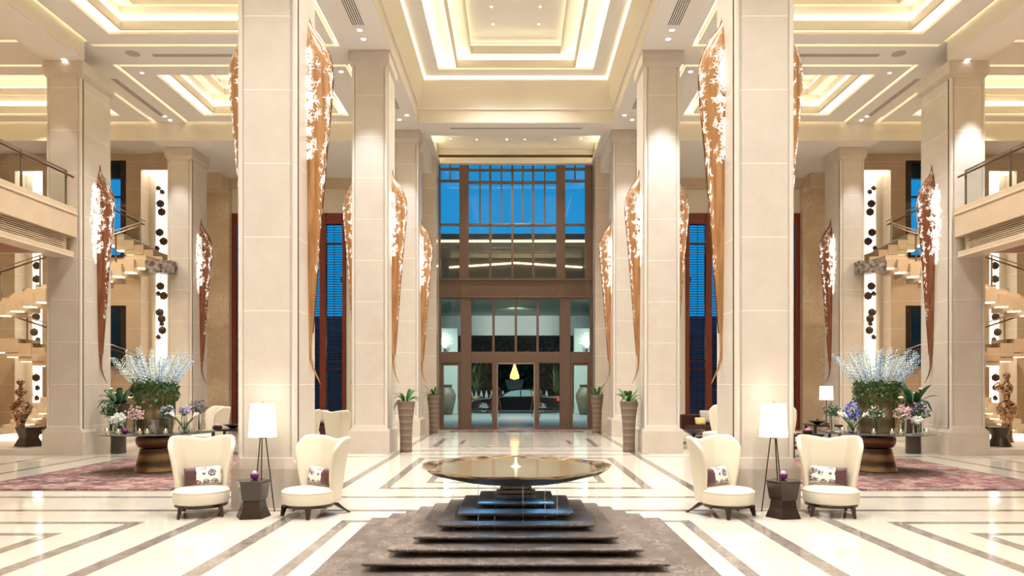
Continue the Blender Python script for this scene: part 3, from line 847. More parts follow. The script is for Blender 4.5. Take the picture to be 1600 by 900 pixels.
# ---------------- stools, orbs, floor lamps
for s in (-1, 1):
    L = sideword(s)
    x = -3.36 if s < 0 else 3.42
    t = thing('faceted_side_table', 'dark lacquered faceted side table between the two wing chairs on the %s' % L, 'side table', (x, 9.32, 0), 0, 'faceted side tables')
    rt = .5
    pl = lambda r, z: [(r*.87*math.cos(2*PI*j/5+rt), r*.85*math.sin(2*PI*j/5+rt), z) for j in range(5)]
    MB().loft([pl(.205,.235), pl(.245,.44), pl(.262,.468), pl(.255,.474)]).build('top_block', M['dark'], t, bevel=.004)
    MB().loft([pl(.262,0), pl(.255,.02), pl(.20,.13), pl(.185,.225), pl(.188,.235)]).build('base_block', M['dark'], t, bevel=.004)
    o = thing('flower_orb', 'small round dark bowl holding a purple flower head on the %s side table' % L, 'ornament', (x+.01, 9.36, .476), 0, 'purple orbs on the side tables')
    MB().lathe([(.02,0),(.045,.012),(.056,.045),(.052,.07),(.045,.075),(.001,.07)], (0,0,0), 18).build('bowl', M['floret_purple'], o, True)
    MB().sphere((0,0,.078), .034, 12, 8).build('flower_head', M['floret_lilac'], o, True)
    lx = -3.36 if s < 0 else 3.42
    t = thing('floor_lamp', 'tripod floor lamp with glowing white shade at the big %s column' % L, 'lamp', (lx, 9.68, 0), .0, 'tripod floor lamps')
    sh = MB(); sh.loft([[(r*math.cos(2*PI*j/40), r*math.sin(2*PI*j/40), z) for j in range(40)] for r, z in ((.184,1.0),(.155,1.44),(.150,1.44),(.178,1.0))], False)
    sh.build('lamp_shade', M['shade'], t, True)
    MB().lathe([(.001,1.425),(.151,1.425),(.151,1.43),(.001,1.43)], (0,0,0), 30).build('diffuser', M['shade'], t)
    MB().lathe([(.001,1.01),(.176,1.01),(.176,1.015),(.001,1.015)], (0,0,0), 30).build('diffuser', M['shade'], t)
    MB().tube([(0,0,1.40),(0,0,1.465)], .008, 8).build('finial', M['metal'], t, True)
    for a in (2.75, -1.4, .25):
        MB().tube([(.035*math.cos(a), .035*math.sin(a), 1.02), (.15*math.cos(a), .15*math.sin(a), 0)], .008, 8).build('leg', M['dark'], t, True)
    MB().lathe([(.05,.98),(.05,1.01),(.02,1.01)], (0,0,0), 16).build('hub', M['dark'], t, True)
    pl_ = bpy.data.lights.new('lamp_bulb', 'POINT'); pl_.energy = 1.5; pl_.color = (1,.86,.66); pl_.shadow_soft_size = .05
    po = bpy.data.objects.new('lamp_bulb', pl_); col.objects.link(po); po.location = (0,0,1.55); po.parent = t

# ---------------- plants
def leaf_mb(mb, base, az, L, W, rise, droop, rnd, n=8):
    d = Vector((math.cos(az), math.sin(az), 0)); sd = Vector((-math.sin(az), math.cos(az), 0))
    rows_ = []
    for i in range(n+1):
        t = i/n; r = L*(t - .12*t*t); z = rise*L*t - droop*L*t*t
        w = W*math.sin(PI*min(1, t*.93+.05))**.8*(1-.25*t)
        c = Vector(base) + d*r*.85 + Vector((0,0,z))
        rows_.append([c-sd*w+Vector((0,0,w*.35)), c, c+sd*w+Vector((0,0,w*.35))])
    mb.loft(rows_, False, False)
def make_plant(label, H, rt, rb, waist, leafL, n, matl='leaf', pot='pot', seed=1, profile=None, group=None):
    rnd = random.Random(seed)
    t = thing('potted_plant', label, 'plant', (0,0,0), 0, group)
    p = profile or [(rb,0),(rb*1.05,.02),(waist,H*.28),(rt*.75,H*.62),(rt,H-.03),(rt*1.02,H),(rt*.93,H),(rt*.9,H-.05),(.001,H-.06)]
    MB().lathe(p, (0,0,0), 28).build('pot', M[pot], t, True)
    MB().lathe([(rt*.9,H-.05),(rt*.5,H-.02),(.001,H-.015)], (0,0,0), 20).build('soil', M['night'], t, True)
    lv = MB()
    for i in range(n):
        az = 2*PI*i/n*1.9 + rnd.uniform(-.3,.3); k = rnd.random()
        L = leafL*rnd.uniform(.65, 1.1)
        leaf_mb(lv, (rt*.25*math.cos(az), rt*.25*math.sin(az), H-.03), az, L, L*.13, rnd.uniform(.6, 1.7), rnd.uniform(.5, 1.3), rnd)
    lv.build('leaves', M[matl], t, 2)
    return t
pa = None
for s, px, Y, lab, sc, sd in ((-1, 631, 18.9, 'tall brown planter with broad leafed plant by the second column on the left', 1, 3),
                          (1, 984, 18.9, 'tall brown planter with broad leafed plant by the second column on the right', 1, 4),
                          (-1, 673, 25.2, 'tall brown planter with spiky plant beside the glass doors on the left', 1.05, 5),
                          (1, 937, 25.2, 'tall brown planter with spiky plant beside the glass doors on the right', 1.05, 6)):
    p = make_plant(lab, 1.27*sc, .225*sc, .145*sc, .15*sc, .42 if Y < 20 else .40, 17, seed=sd, group='tall planters by the entrance')
    p.location = ((px-CX)/F*Y*(1 if Y < 20 else .97), 18.2 if Y < 20 else 25.3, 0)
    if Y < 20: p.location.x = -2.74 if s < 0 else 2.82
for s in (-1, 1):
    p = make_plant('large dark planter with arching leafy plant beside the outer column on the %s' % sideword(s), 1.22, .26, .17, .17, .62, 18, 'leaf2', 'dark', 8+s, group='dark planters beside the outer columns')
    p.location = (s*9.75, 17.9, 0)

# ---------------- rugs
for s in (-1, 1):
    r = MB().box(s*4.58, s*8.85, 11.68, 16.55, .003, .018)
    tag(r.build('area_rug', M['rug'], bevel=.004), 'large red and cream patterned rug under the flower table on the %s' % sideword(s), 'rug', 'patterned rugs under the flower tables')
r = MB().box(-2.35, 2.4, 25.9, 26.9, .003, .016)
tag(r.build('area_rug', M['rug']), 'long narrow red patterned rug just inside the glass doors', 'rug')

# ---------------- flower tables
def blob(mb, c, r, n, size, rnd, flat=1.0, shell=.6):
    for i in range(n):
        d = Vector((rnd.gauss(0,1), rnd.gauss(0,1), rnd.gauss(0,1))).normalized()*r*rnd.uniform(shell, 1)
        p = Vector(c)+Vector((d.x, d.y, d.z*flat)); s = size*rnd.uniform(.6, 1.3)
        ax = Vector((rnd.gauss(0,1), rnd.gauss(0,1), rnd.gauss(0,1))).normalized(); b = ax.orthogonal().normalized(); c2 = ax.cross(b)
        mb.add([p+b*s, p+c2*s, p-b*s, p-c2*s, p+ax*s*.5], [(0,1,4),(1,2,4),(2,3,4),(3,0,4),(3,2,1,0)])
def spike(label, m1, seed, H=.85, group=None):
    rnd = random.Random(seed)
    t = thing('delphinium_spike', label, 'flower', (0,0,0), 0, group)
    MB().tube([(0,0,0),(0.01,0,H*.5),(0,0,H)], [.006,.005,.003], 5).build('stem', M['leaf'], t)
    b = MB()
    n = 84
    for i in range(n):
        f = i/n; z = H*(.28+.74*f); rad = .058*(1-f*.6)+.008
        a = i*2.4; r = rad*rnd.uniform(.6, 1.1); s = (.021-.010*f)*rnd.uniform(.8, 1.2)
        p = Vector((r*math.cos(a), r*math.sin(a), z)); d = Vector((math.cos(a), math.sin(a), .3)).normalized()
        u = d.orthogonal().normalized(); v = d.cross(u)
        b.add([p+u*s, p+v*s, p-u*s, p-v*s, p+d*s*.4-d*s*.8], [(0,1,4),(1,2,4),(2,3,4),(3,0,4)])
    b.build('blossoms', m1, t)
    return t
VP = {}
def vase_of(label, cat, kind, x, y, z, rnd, grp):
    t = thing('flower_vase', label, cat, (x, y, z), rnd.uniform(0, 6), grp)
    H = kind.get('h', .22)*1.2; r = kind.get('r', .045)*1.15; kind = dict(kind, R=kind['R']*1.12)
    if kind.get('bowl'):
        MB().lathe([(.03,0),(.075,.012),(.105,.07),(.10,.12),(.07,.165),(.066,.165),(.095,.12),(.098,.07),(.07,.018),(.001,.015)], (0,0,0), 24).build('glass_bowl', M['glass'], t, True); H = .16
    else:
        MB().lathe([(r*.9,0),(r,.01),(r,H),(r-.004,H),(r-.004,.015),(.001,.013)], (0,0,0), 20).build('glass_vase', kind.get('vmat', M['glass']), t, True)
    st = MB(); bl = MB(); lf = MB(); R2 = kind['R']; c = Vector((0,0,H+R2*.65+kind.get('up', 0)))
    for i in range(9):
        a = 2*PI*i/9; e = Vector((R2*.6*math.cos(a), R2*.6*math.sin(a), c.z-.02))
        st.tube([(r*.3*math.cos(a), r*.3*math.sin(a), .02), (0,0,H*.9), e], .003, 4)
    st.build('stems', M['leaf'], t)
    if kind.get('calla'):
        for i in range(11):
            a = PI*.9+rnd.uniform(-.7,.7) if i > 3 else rnd.uniform(-.6,.6); L = rnd.uniform(.2,.32)
            e = Vector((math.cos(a)*L*.7, math.sin(a)*L*.5, H+L*.55))
            lf.tube([(0,0,.05),(e.x*.3,e.y*.3,H), e], .008, 5)
            bl.tube([e, e+Vector((e.x*.25, e.y*.2, .06))], [.008,.024], 7)
    else:
        blob(bl, c, R2, kind.get('n', 110), kind.get('size', .018), rnd, kind.get('flat', .85), .55)
        if kind.get('leaf', 60): blob(lf, c-Vector((0,0,R2*.15)), R2*.92, kind.get('leaf', 60), .022, rnd, .8, .3)
    if lf.v: lf.build('leaves', M['ivy'], t)
    bl.build('blossoms', M[kind['m']], t)
    return t
KINDS_L = [
 ('pink orchid bouquet in a tall slim glass', dict(h=.22,r=.04,R=.15,m='floret_pink',n=120,size=.024,leaf=10), -.10, -.55),
 ('white flower cluster in a glass cylinder', dict(h=.17,r=.06,R=.11,m='floret_white',n=110,size=.026,leaf=0), -.42, -.45),
 ('second white flower cluster in a short glass', dict(h=.12,r=.06,R=.12,m='floret_white',n=110,size=.026,leaf=0), -.60, -.20),
 ('leafy green bouquet at the outer edge', dict(h=.26,r=.04,R=.17,m='floret_berry',n=50,size=.016,leaf=190), -.80, -.05),
 ('small leafy green bouquet behind the white flowers', dict(h=.25,r=.04,R=.13,m='floret_berry',n=20,size=.014,leaf=150), -.47, .2),
 ('round lilac and white posy', dict(h=.24,r=.05,R=.15,m='floret_lilac',n=100,size=.018,leaf=130), .37, -.35),
 ('blue flower bunch in a glass', dict(h=.28,r=.045,R=.10,m='floret_lilac',n=120,size=.022,leaf=20), .58, -.1),
 ('dark berry bouquet', dict(h=.30,r=.04,R=.16,m='floret_berry',n=170,size=.018,leaf=50), .68, .3),
 ('glass fishbowl of calla stems', dict(bowl=1,R=.1,m='floret_white',calla=1), .72, -.42)]
KINDS_R = [
 ('glass fishbowl of white calla stems', dict(bowl=1,R=.1,m='floret_white',calla=1), -.62, -.42),
 ('deep blue delphinium bunch in a slim glass', dict(h=.24,r=.045,R=.14,m='floret_blue',n=200,size=.022,leaf=10,flat=1.3), -.50, -.1),
 ('dark green leafy bouquet', dict(h=.26,r=.04,R=.15,m='floret_berry',n=110,size=.016,leaf=120), -.72, .25),
 ("white baby's breath bouquet in a glass cylinder", dict(h=.22,r=.06,R=.16,m='floret_white',n=90,size=.013,leaf=140), -.24, -.5),
 ('pink orchid bouquet', dict(h=.22,r=.05,R=.16,m='floret_pink',n=120,size=.024,leaf=10), .22, -.5),
 ('white lily stem in a slim glass', dict(h=.26,r=.04,R=.10,m='floret_white',n=60,size=.026,leaf=30), .40, -.2),
 ('white hydrangea in a glass', dict(h=.14,r=.055,R=.10,m='floret_white',n=120,size=.024,leaf=0), .45, -.55),
 ('lilac berry bouquet at the outer edge', dict(h=.24,r=.045,R=.18,m='floret_lilac',n=130,size=.016,leaf=120), .68, -.25)]
sp_b = sp_p = None
for s in (-1, 1):
    L = sideword(s); rnd = random.Random(40+s); tx, ty = s*6.97, 14.1
    t = thing('flower_table', 'round dark glass table on a hammered bronze pedestal, %s rug' % L, 'table', (tx, ty, 0), 0, 'round flower tables')
    t.location.z = .018
    MB().lathe([(.36,0),(.37,.02),(.355,.06),(.275,.40),(.265,.44),(.20,.45)], (0,0,0), 40).build('pedestal', M['pedestal'], t, True)
    MB().lathe([(.20,.45),(.29,.47),(.335,.54),(.345,.62),(.33,.66),(.12,.72),(.12,.735)], (0,0,0), 40).build('pedestal_bowl', M['brownmetal'], t, True)
    MB().lathe([(1.0,.735),(1.07,.742),(1.075,.752),(1.06,.76),(.001,.76)], (0,0,0), 64).build('table_top', mat('smoked_glass', (.05,.055,.055), .05, spec=.9, coat=.5), t, True)
    ZT = .779
    v = thing('trunk_vase', 'wide bark vase wrapped in ivy, centre of the %s flower table' % L, 'vase', (tx, ty, ZT), 0, 'trunk vases')
    MB().lathe([(.31,0),(.32,.1),(.33,.5),(.34,.86),(.31,.86),(.28,.80),(.001,.78)], (0,0,0), 32).build('vase_body', M['bark'], v, True)
    iv = MB()
    for i in range(1500):
        a = rnd.uniform(0, 2*PI); z = .86+rnd.gauss(-.05, .10); r = .36+rnd.uniform(-.10,.08)
        if rnd.random() < .25: z -= rnd.uniform(0, .3); r -= .02
        p = Vector((r*math.cos(a), r*math.sin(a), z)); sz = rnd.uniform(.018,.04)
        d = Vector((math.cos(a)+rnd.gauss(0,.5), math.sin(a)+rnd.gauss(0,.5), rnd.gauss(.3,.5))).normalized(); u = d.orthogonal().normalized(); w = d.cross(u)
        iv.add([p+u*sz, p+w*sz*.8, p-u*sz, p-w*sz*.8], [(0,1,2,3)])
    iv.build('ivy', M['ivy'], v)
    ms = MB()
    for i in range(34):
        a = rnd.uniform(0, 2*PI); r = .345; l = rnd.uniform(.2,.75)
        ms.tube([(r*math.cos(a), r*math.sin(a), .8), ((r+.01)*math.cos(a+.03), (r+.01)*math.sin(a+.03), .8-l*.5), (r*math.cos(a), r*math.sin(a), .8-l)], [.012,.009,.004], 4)
    ms.build('moss_strands', M['moss'], v)
    n = 40
    for i in range(n):
        a = i*2.39996; q = math.sqrt((i+.5)/n)
        lean = q*.72 + rnd.uniform(-.05,.05); x, y = .27*q*math.cos(a), .27*q*math.sin(a)
        pale = rnd.random() < .4
        lab = 'pale blue delphinium spike fanning out of the ivy vase on the %s table' % L
        g = 'delphinium spikes in the %s vase' % L
        if pale:
            lab = 'greenish white delphinium spike fanning out of the ivy vase on the %s table' % L
            if sp_p is None: sp_p = o = spike(lab, M['delph2'], 3, .80, g)
            else: o = dup(sp_p, (0,0,0), None, lab, g)
        else:
            if sp_b is None: sp_b = o = spike(lab, M['delph'], 2, .80, g)
            else: o = dup(sp_b, (0,0,0), None, lab, g)
        k = rnd.uniform(.82, 1.12)*(1 if q < .9 else 1.02)
        o.scale = (1.1, 1.1, k)
        o.location = (tx+x, ty+y, ZT+.80)
        ax = Vector((-math.sin(a), math.cos(a), 0))
        o.rotation_mode = 'QUATERNION'; o.rotation_quaternion = Matrix.Rotation(lean, 3, ax).to_quaternion() @ Matrix.Rotation(rnd.uniform(0,6), 3, 'Z').to_quaternion()
    for lab, kd, dx, dy in (KINDS_L if s < 0 else KINDS_R):
        vase_of(lab + ' on the %s flower table' % L, 'vase', kd, tx+dx*1.05, ty+dy, ZT+.001, rnd, 'small vases on the %s flower table' % L)
    for i, (dx, dy) in enumerate(((.02,-.62),(.20,-.70),(-.32,-.72),(.50,-.62),(-.62,-.55)) if s < 0 else ((-.05,-.68),(-.38,-.66),(.05,-.8),(.58,-.68),(-.75,-.2))):
        c = thing('votive_candle', 'small lit candle in a clear glass cup on the %s flower table' % L, 'candle', (tx+dx, ty+dy, ZT+.001), 0, 'votive candles on the %s flower table' % L)
        MB().lathe([(.035,0),(.042,.01),(.042,.10),(.038,.10),(.038,.012),(.001,.01)], (0,0,0), 16).build('glass_cup', M['glass'], c, True)
        MB().lathe([(.034,.013),(.034,.055),(.001,.055)], (0,0,0), 14).build('wax', M['wax'], c)
        MB().lathe([(.001,.058),(.010,.068),(.007,.085),(.001,.10)], (0,0,0), 8).build('flame', M['candle'], c, True)
    if s < 0:
        tag(MB().box(tx+.13, tx+.30, ty-.55, ty-.46, ZT, ZT+.25).build('mirrored_block', M['silver'], bevel=.005), 'square silvery block vase in front of the trunk vase on the left table', 'vase')
        for k, dz in enumerate((0, .0)):
            tag(MB().sphere((tx-.22+.06*k, ty-.68-.05*k, ZT+.055+(.12 if k else 0)), .055, 14, 9).build('purple_flower_ball', M['floret_purple'], None, True), ('lower' if k == 0 else 'upper') + ' purple flower ball beside the pink orchids on the left table', 'ornament', 'purple flower balls') if k == 0 else None
# ================================================================ background seating
def dupw(x, y, a, lab, grp='cream chairs in the back lounge', sc=1.0): return dup(w0, (x, y, 0), a, lab, grp, sc)
def at(px, Y, z=0): return ((px-CX)/F*Y, Y, z)
# left back lounge
dupw(-4.93, 20.4, PI-.25, 'cream wing chair seen from behind, beside the second column on the left', sc=.97)
dupw(-5.98, 20.9, PI+.2, 'cream wing chair peeping out from behind the big left column', sc=.97)
x, y, _ = at(324, 19.0); dupw(x, y, -.9, 'cream wing chair behind the left flower table', sc=1.1)
# right back lounge
x, y, _ = at(1122, 20.0); dupw(x, y, -1.1, 'cream wing chair beside the dark sofa, partly hidden by the big right column', sc=1.1)
x, y, _ = at(1240, 19.4); dupw(x, y, .9, 'cream wing chair right behind the right flower table, by the dark strip window', sc=1.15)
def sofa(loc, rz, label, w=1.1):
    t = thing('tub_sofa', label, 'sofa', loc, rz)
    h = w/2
    def pt(u, v):
        a = -PI*.08 + PI*1.16*u; z = .12 + (.62-.10*abs(2*u-1)**3)*v
        return Vector((h*math.cos(a), .05+.36*math.sin(a)+.05*v, z))
    MB().grid(pt, 26, 8).build('backrest', M['darker'], t, 2, solid=.08, sub=1)
    MB().prism([(-h+.05,-.36),(h-.05,-.36),(h-.05,.3),(-h+.05,.3)], .12, .40).build('seat', M['darker'], t, bevel=.03)
    for x_, y_ in ((-h+.1,-.3),(h-.1,-.3),(-h+.15,.3),(h-.15,.3)):
        MB().box(x_-.02, x_+.02, y_-.02, y_+.02, 0, .12).build('leg', M['dark'], t)
    return t
def pillow(loc, rot, m, label, w=.42, h=.42):
    mb = MB()
    def pt(u, v, sd):
        x = w*(u-.5); z = h*(v-.5); d = .07*(max(1-abs(2*u-1)**4, 0)*max(1-abs(2*v-1)**4, 0))**.5
        return Vector((x, sd*d, z))
    mb.grid(lambda u, v: pt(u, v, -1), 10, 10); mb.grid(lambda u, v: pt(u, v, 1), 10, 10)
    o = mb.build('cushion', m, None, 2); o.location = loc; o.rotation_euler = rot
    return tag(o, label, 'cushion')
x, y, _ = at(1092, 23.0); sofa((x, y, 0), .35, 'dark red velvet tub sofa under the blinds window on the right', 1.25)
M['stripe'] = bands('striped_silk', [(.30,.26,.25),(.45,.40,.38)], 14, .5, 0)
pillow((x+.22, y-.02, .67), (-.3,0,.3), M['stripe'], 'grey striped square cushion on the dark sofa')
pillow((x-.02, y-.25, .54), (-.3,0,.3), mat('gold_silk', (.62,.52,.26), .4), 'small gold cushion on the dark sofa', .36, .24)
x, y, _ = at(503, 22.6); sofa((x, y, 0), -.3, 'dark red velvet tub sofa glimpsed between the cream chairs on the left', 1.1)
pillow((x+.02, y-.12, .70), (-.3,0,-.3), M['stripe'], 'grey cushion on the dark sofa between the cream chairs')
def bowl_table(loc, label):
    t = thing('bowl_table', label, 'side table', loc)
    MB().lathe([(.14,0),(.13,.02),(.04,.06),(.04,.30),(.10,.36),(.26,.44),(.30,.50),(.29,.50),(.2,.45),(.001,.43)], (0,0,0), 28).build('dish', M['dark'], t, True)
x, y, _ = at(1084, 19.3); bowl_table((x, y, 0), 'round dark dish table in front of the dark sofa on the right')
def ottoman(loc, label):
    t = thing('ottoman', label, 'stool', loc)
    MB().lathe([(.30,.16),(.34,.18),(.34,.34),(.32,.38),(.001,.39)], (0,0,0), 28).build('seat', M['leather'], t, True)
    for k in range(4):
        a = PI/4+k*PI/2; MB().tube([(.25*math.cos(a), .25*math.sin(a), .17), (.27*math.cos(a), .27*math.sin(a), 0)], .02, 6).build('leg', M['dark'], t)
x, y, _ = at(1069, 21.0); ottoman((x, y, 0), 'round cream ottoman in front of the dark sofa on the right')
def low_table(loc, w, d, h, label):
    t = thing('low_table', label, 'table', loc)
    MB().box(-w/2, w/2, -d/2, d/2, h-.05, h).build('table_top', M['dark'], t, bevel=.006)
    for a in (-1, 1):
        for b in (-1, 1): MB().box(a*(w/2-.06)-.03, a*(w/2-.06)+.03, b*(d/2-.06)-.03, b*(d/2-.06)+.03, 0, h-.05).build('leg', M['dark'], t)
    return t
def tray(loc, label):
    t = thing('footed_tray', label, 'tray', loc)
    MB().lathe([(.05,0),(.06,.01),(.12,.04),(.22,.07),(.22,.085),(.10,.055),(.001,.05)], (0,0,0), 24).build('dish', M['dark'], t, True)
    MB().sphere((0,0,.11), .03, 8, 6).build('fruit', M['darker'], t, True)
def pinkbowl(loc, label):
    t = thing('flower_bowl', label, 'bowl', loc)
    MB().lathe([(.08,0),(.11,.01),(.115,.07),(.10,.07),(.001,.05)], (0,0,0), 20).build('bowl', M['dark'], t, True)
    MB().sphere((0,0,.085), .075, 14, 8, .6).build('flower_head', mat('pink_flower', (.55,.22,.42), .5), t, True)
x, y, _ = at(364, 17.8); low_table((x, y, 0), .8, .8, .62, 'dark square table behind the left wing chair')
tray((x-.05, y+.1, .62), 'dark footed tray on the square table behind the left wing chair')
pinkbowl((x-.28, y-.25, .62), 'pink flower in a dark round bowl behind the left wing chair')
x, y, _ = at(1285, 18.2); low_table((x, y, 0), .72, .7, .70, 'dark square table carrying the small table lamp on the right')
tray((x-.17, y-.1, .70), 'dark footed tray beside the small table lamp on the right')
t = thing('table_lamp', 'small table lamp with glowing white shade behind the right flower table', 'lamp', (x+.14, y+.1, .70))
MB().lathe([(.165,.60),(.155,.95),(.15,.95),(.16,.60)], (0,0,0), 28, cap=False).build('lamp_shade', M['shade'], t, True)
MB().lathe([(.001,.93),(.15,.93),(.15,.935),(.001,.935)], (0,0,0), 20).build('diffuser', M['shade'], t)
MB().lathe([(.07,0),(.07,.015),(.012,.03),(.012,.70),(.001,.70)], (0,0,0), 14).build('stand', M['dark'], t, True)
x, y, _ = at(1253, 17.0); low_table((x, y, 0), .75, .7, .55, 'low grey-topped table just behind the right wing chair')
pinkbowl((x+.10, y-.1, .55), 'pink flower in a dark round bowl just behind the right wing chair')

GAR = [[(247,294,0),(253,300,0),(250,318,1),(252,331,1),(249,363,1),(255,377,1),(245,388,0),(254,400,0),(250,447,1),(247,459,0),(255,462,1),(249,488,1),(252,498,1),(252,506,0),(253,516,1),(247,527,0)],
       [(57,415,1),(57,436,1),(48,486,0),(57,480,1),(56,495,1),(53,519,1),(59,531,0),(56,590,1),(58,606,0),(57,622,0)]]
# ---------------- side hall furniture
def gourd(loc, label, prof, arm):
    t = thing('glass_sculpture', label, 'sculpture', loc)
    pr = []
    for i in range(len(prof)-1):
        for k in range(5):
            f = k/5; f = f*f*(3-2*f); pr.append((prof[i][0]*(1-f)+prof[i+1][0]*f, prof[i][1]*(1-k/5)+prof[i+1][1]*k/5))
    pr.append(prof[-1])
    MB().lathe(pr, (0,0,0), 28).build('glass_body', M['mercury'], t, True)
    if arm: MB().tube(arm, [.05,.06,.09,.10,.03], 12).build('glass_spout', M['mercury'], t, True)
    return t
for s in (-1, 1):
    L = sideword(s); Yp = 18.3
    px = 45 if s < 0 else 1612-1562
    x = (px-CX)/F*Yp*(1 if s < 0 else -1)
    t = thing('hourglass_stool', 'dark hourglass shaped stool on the raised platform on the %s' % L, 'stool', (x, Yp, .142), 0, 'hourglass stools')
    pl = lambda r, z: [(r*math.cos(2*PI*j/4+.35), r*math.sin(2*PI*j/4+.35), z) for j in range(4)] if s < 0 else [(r*.8*math.cos(2*PI*j/20), r*.8*math.sin(2*PI*j/20), z) for j in range(20)]
    MB().loft([pl(.33,0), pl(.31,.04), pl(.22,.22), pl(.25,.32), pl(.30,.46), pl(.31,.48)]).build('stool_body', M['dark'], t, bevel=.004)
    if s < 0:
        gourd((x-.19, Yp-.02, .624), 'bulbous mottled brown glass vase with stacked bulbs on the left platform stool', [(.09,0),(.10,.10),(.13,.16),(.24,.40),(.26,.50),(.20,.60),(.08,.68),(.05,.74),(.13,.86),(.14,.90),(.05,.97),(.035,1.03),(.09,1.10),(.095,1.14),(.03,1.20),(.001,1.21)], None)
    else:
        gourd((x+1.12, Yp+1.4, .142), 'tall mottled brown glass sculpture standing behind the right platform stool', [(.16,0),(.13,.2),(.12,.5),(.16,.62),(.24,.80),(.25,.90),(.20,1.02),(.07,1.14),(.08,1.25),(.14,1.38),(.15,1.48),(.06,1.62),(.05,1.68),(.09,1.75),(.09,1.82),(.001,1.88)],
              [(-.06,0,1.32),(-.14,0,1.36),(-.22,0,1.44),(-.26,0,1.52),(-.22,0,1.60)])
    # curved slipper chair
    cx = (78-CX)/F*19.0*(1 if s < 0 else -1)
    t = thing('curved_bench_chair', 'dark wooden armchair with sweeping curved arms beside the outer column on the %s' % L, 'chair', (cx, 19.0, .142), 0, 'curved armchairs on the platforms')
    k = -s
    MB().prism([(-.28,-.25),(.28,-.25),(.28,.25),(-.28,.25)], .26, .34).build('seat', M['darker'], t, bevel=.015)
    for y_ in (-.27, .27):
        MB().tube([(k*.42,y_,.78),(k*.30,y_,.60),(k*.12,y_,.46),(-k*.10,y_,.40),(-k*.25,y_,.40),(-k*.31,y_,.33)], .022, 8).build('arm', M['dark'], t, True)
        MB().tube([(-k*.28,y_,.38),(-k*.33,y_,.28),(-k*.29,y_,.14),(-k*.33,y_,0)], .018, 8).build('leg', M['dark'], t, True)
        MB().tube([(k*.08,y_,.42),(k*.04,y_,.25),(k*.08,y_,0)], .018, 8).build('leg', M['dark'], t, True)
    MB().box(k*.38, k*.44, -.27, .27, .36, .82).build('backrest', M['darker'], t, bevel=.01)
    # strings of dark petals in the niches
    for ni, (px0, px1, ya, yb) in enumerate(((247, 256, 278, 550), (50, 58, 404, 640))):
        rnd = random.Random(5+ni)
        t = thing('petal_garland', 'garland of dark metal discs and petals in the %s lit niche, %s side' % ('inner' if ni == 0 else 'outer', L), 'wall art', (0, YW+.3, 0))
        w = MB()
        for q in range(2):
            w.tube([P((px0+px1)/2+(-3 if q else 3)*math.sin(k_*1.1), ya+14+(yb-12-ya-14)*k_/20, YW+.3, s)-Vector((0, YW+.3, 0)) for k_ in range(21)], .008, 4)
        w.build('wire', M['brownmetal'], t)
        for gx, gy, big in GAR[ni]:
            c = P(gx, gy, YW+.3, s)-Vector((0, YW+.3, 0)); r = .145 if big else .085
            m = MB(); n = 16; wob = .07 if big else .45
            m.loft([[(c.x+rr_*math.cos(2*PI*j/n)*(1+wob*math.sin(j*2.7)), yy, c.z+rr_*math.sin(2*PI*j/n)*(1+wob*math.cos(j*3.1))) for j in range(n)] for rr_, yy in ((r*.3,.06),(r,.03),(r*.9,-.02),(r*.35,-.06))])
            m.build('petal_disc', M['disc'], t)
    # dark bronze beam box beside the niche
    A = P(229, 408, 23.1, s); B = P(271, 427, 23.1, s)
    tag(MB().box(A.x, B.x, 23.0, 23.38, B.z, A.z).build('bronze_box', M['silver']), 'hammered metal box fixed across the lit niche beside the column on the %s' % L, 'wall art')
    A = P(228, 406, 23.0, s); B = P(272, 426, 23.0, s)
    o = bpy.data.objects[-1] if False else None

# ---------------- downlights, vents, speakers
SPOTS = []
def downlight(px, py, z=ZC, s=-1, lab='', e=0, r=.075):
    Y = (z-EYE)*F/(HZ-py); x = (px-CX)/F*Y*(1 if s < 0 else -1)
    t = thing('downlight', lab, 'ceiling light', (x, Y, z), 0, 'recessed ceiling downlights')
    MB().lathe([(r*.75,-.002),(r*.8,-.006),(r,-.006),(r*1.02,0)], (0,0,0), 20, cap=False).build('trim_ring', M['white'], t, True)
    MB().lathe([(.001,-.003),(r*.75,-.003),(r*.75,-.001),(.001,-.001)], (0,0,0), 18).build('lens', M['lens'], t)
    return Vector((x, Y, z))
for s in (-1, 1):
    L = sideword(s)
    downlight(562, 47, ZC, s, 'first of two round downlights over the second column on the %s' % L)
    downlight(568, 61, ZC, s, 'round downlight directly in front of the second column capital on the %s' % L)
    downlight(636, 180, ZC, s, 'round downlight on the beam before the far inner column on the %s' % L)
    downlight(624, 187, ZC, s, 'downlight close to the far inner column capital on the %s' % L)
    downlight(100, 93, 9.4, s, 'round downlight in front of the outer column capital on the %s' % L)
    downlight(533, 112, ZC, s, 'downlight on the crossbeam beside the second column on the %s' % L)
    downlight(222, 114, ZC, s, 'downlight on the aisle ring panel near the outer column on the %s' % L, r=.06)
    downlight(257, 182, ZC, s, 'first downlight of the pair at the end of the air slot on the %s' % L, r=.06)
    downlight(266, 188, ZC, s, 'second downlight of the pair at the end of the air slot on the %s' % L, r=.06)
    for k, (px, py) in enumerate(((768, 11), (770, 38))):
        downlight(px, py, 11.955, s, 'tiny %s pinhole light in the centre coffer, %s of the middle' % (('front', 'rear')[k], L), r=.035)
    for k, (px, py) in enumerate(((704, 217), (745, 218), (792, 218))):
        downlight(px, py, 10.415, s, 'tiny %s pinhole light in the entrance bay ceiling, %s half' % (('outermost', 'middle', 'innermost')[k], L), r=.035)
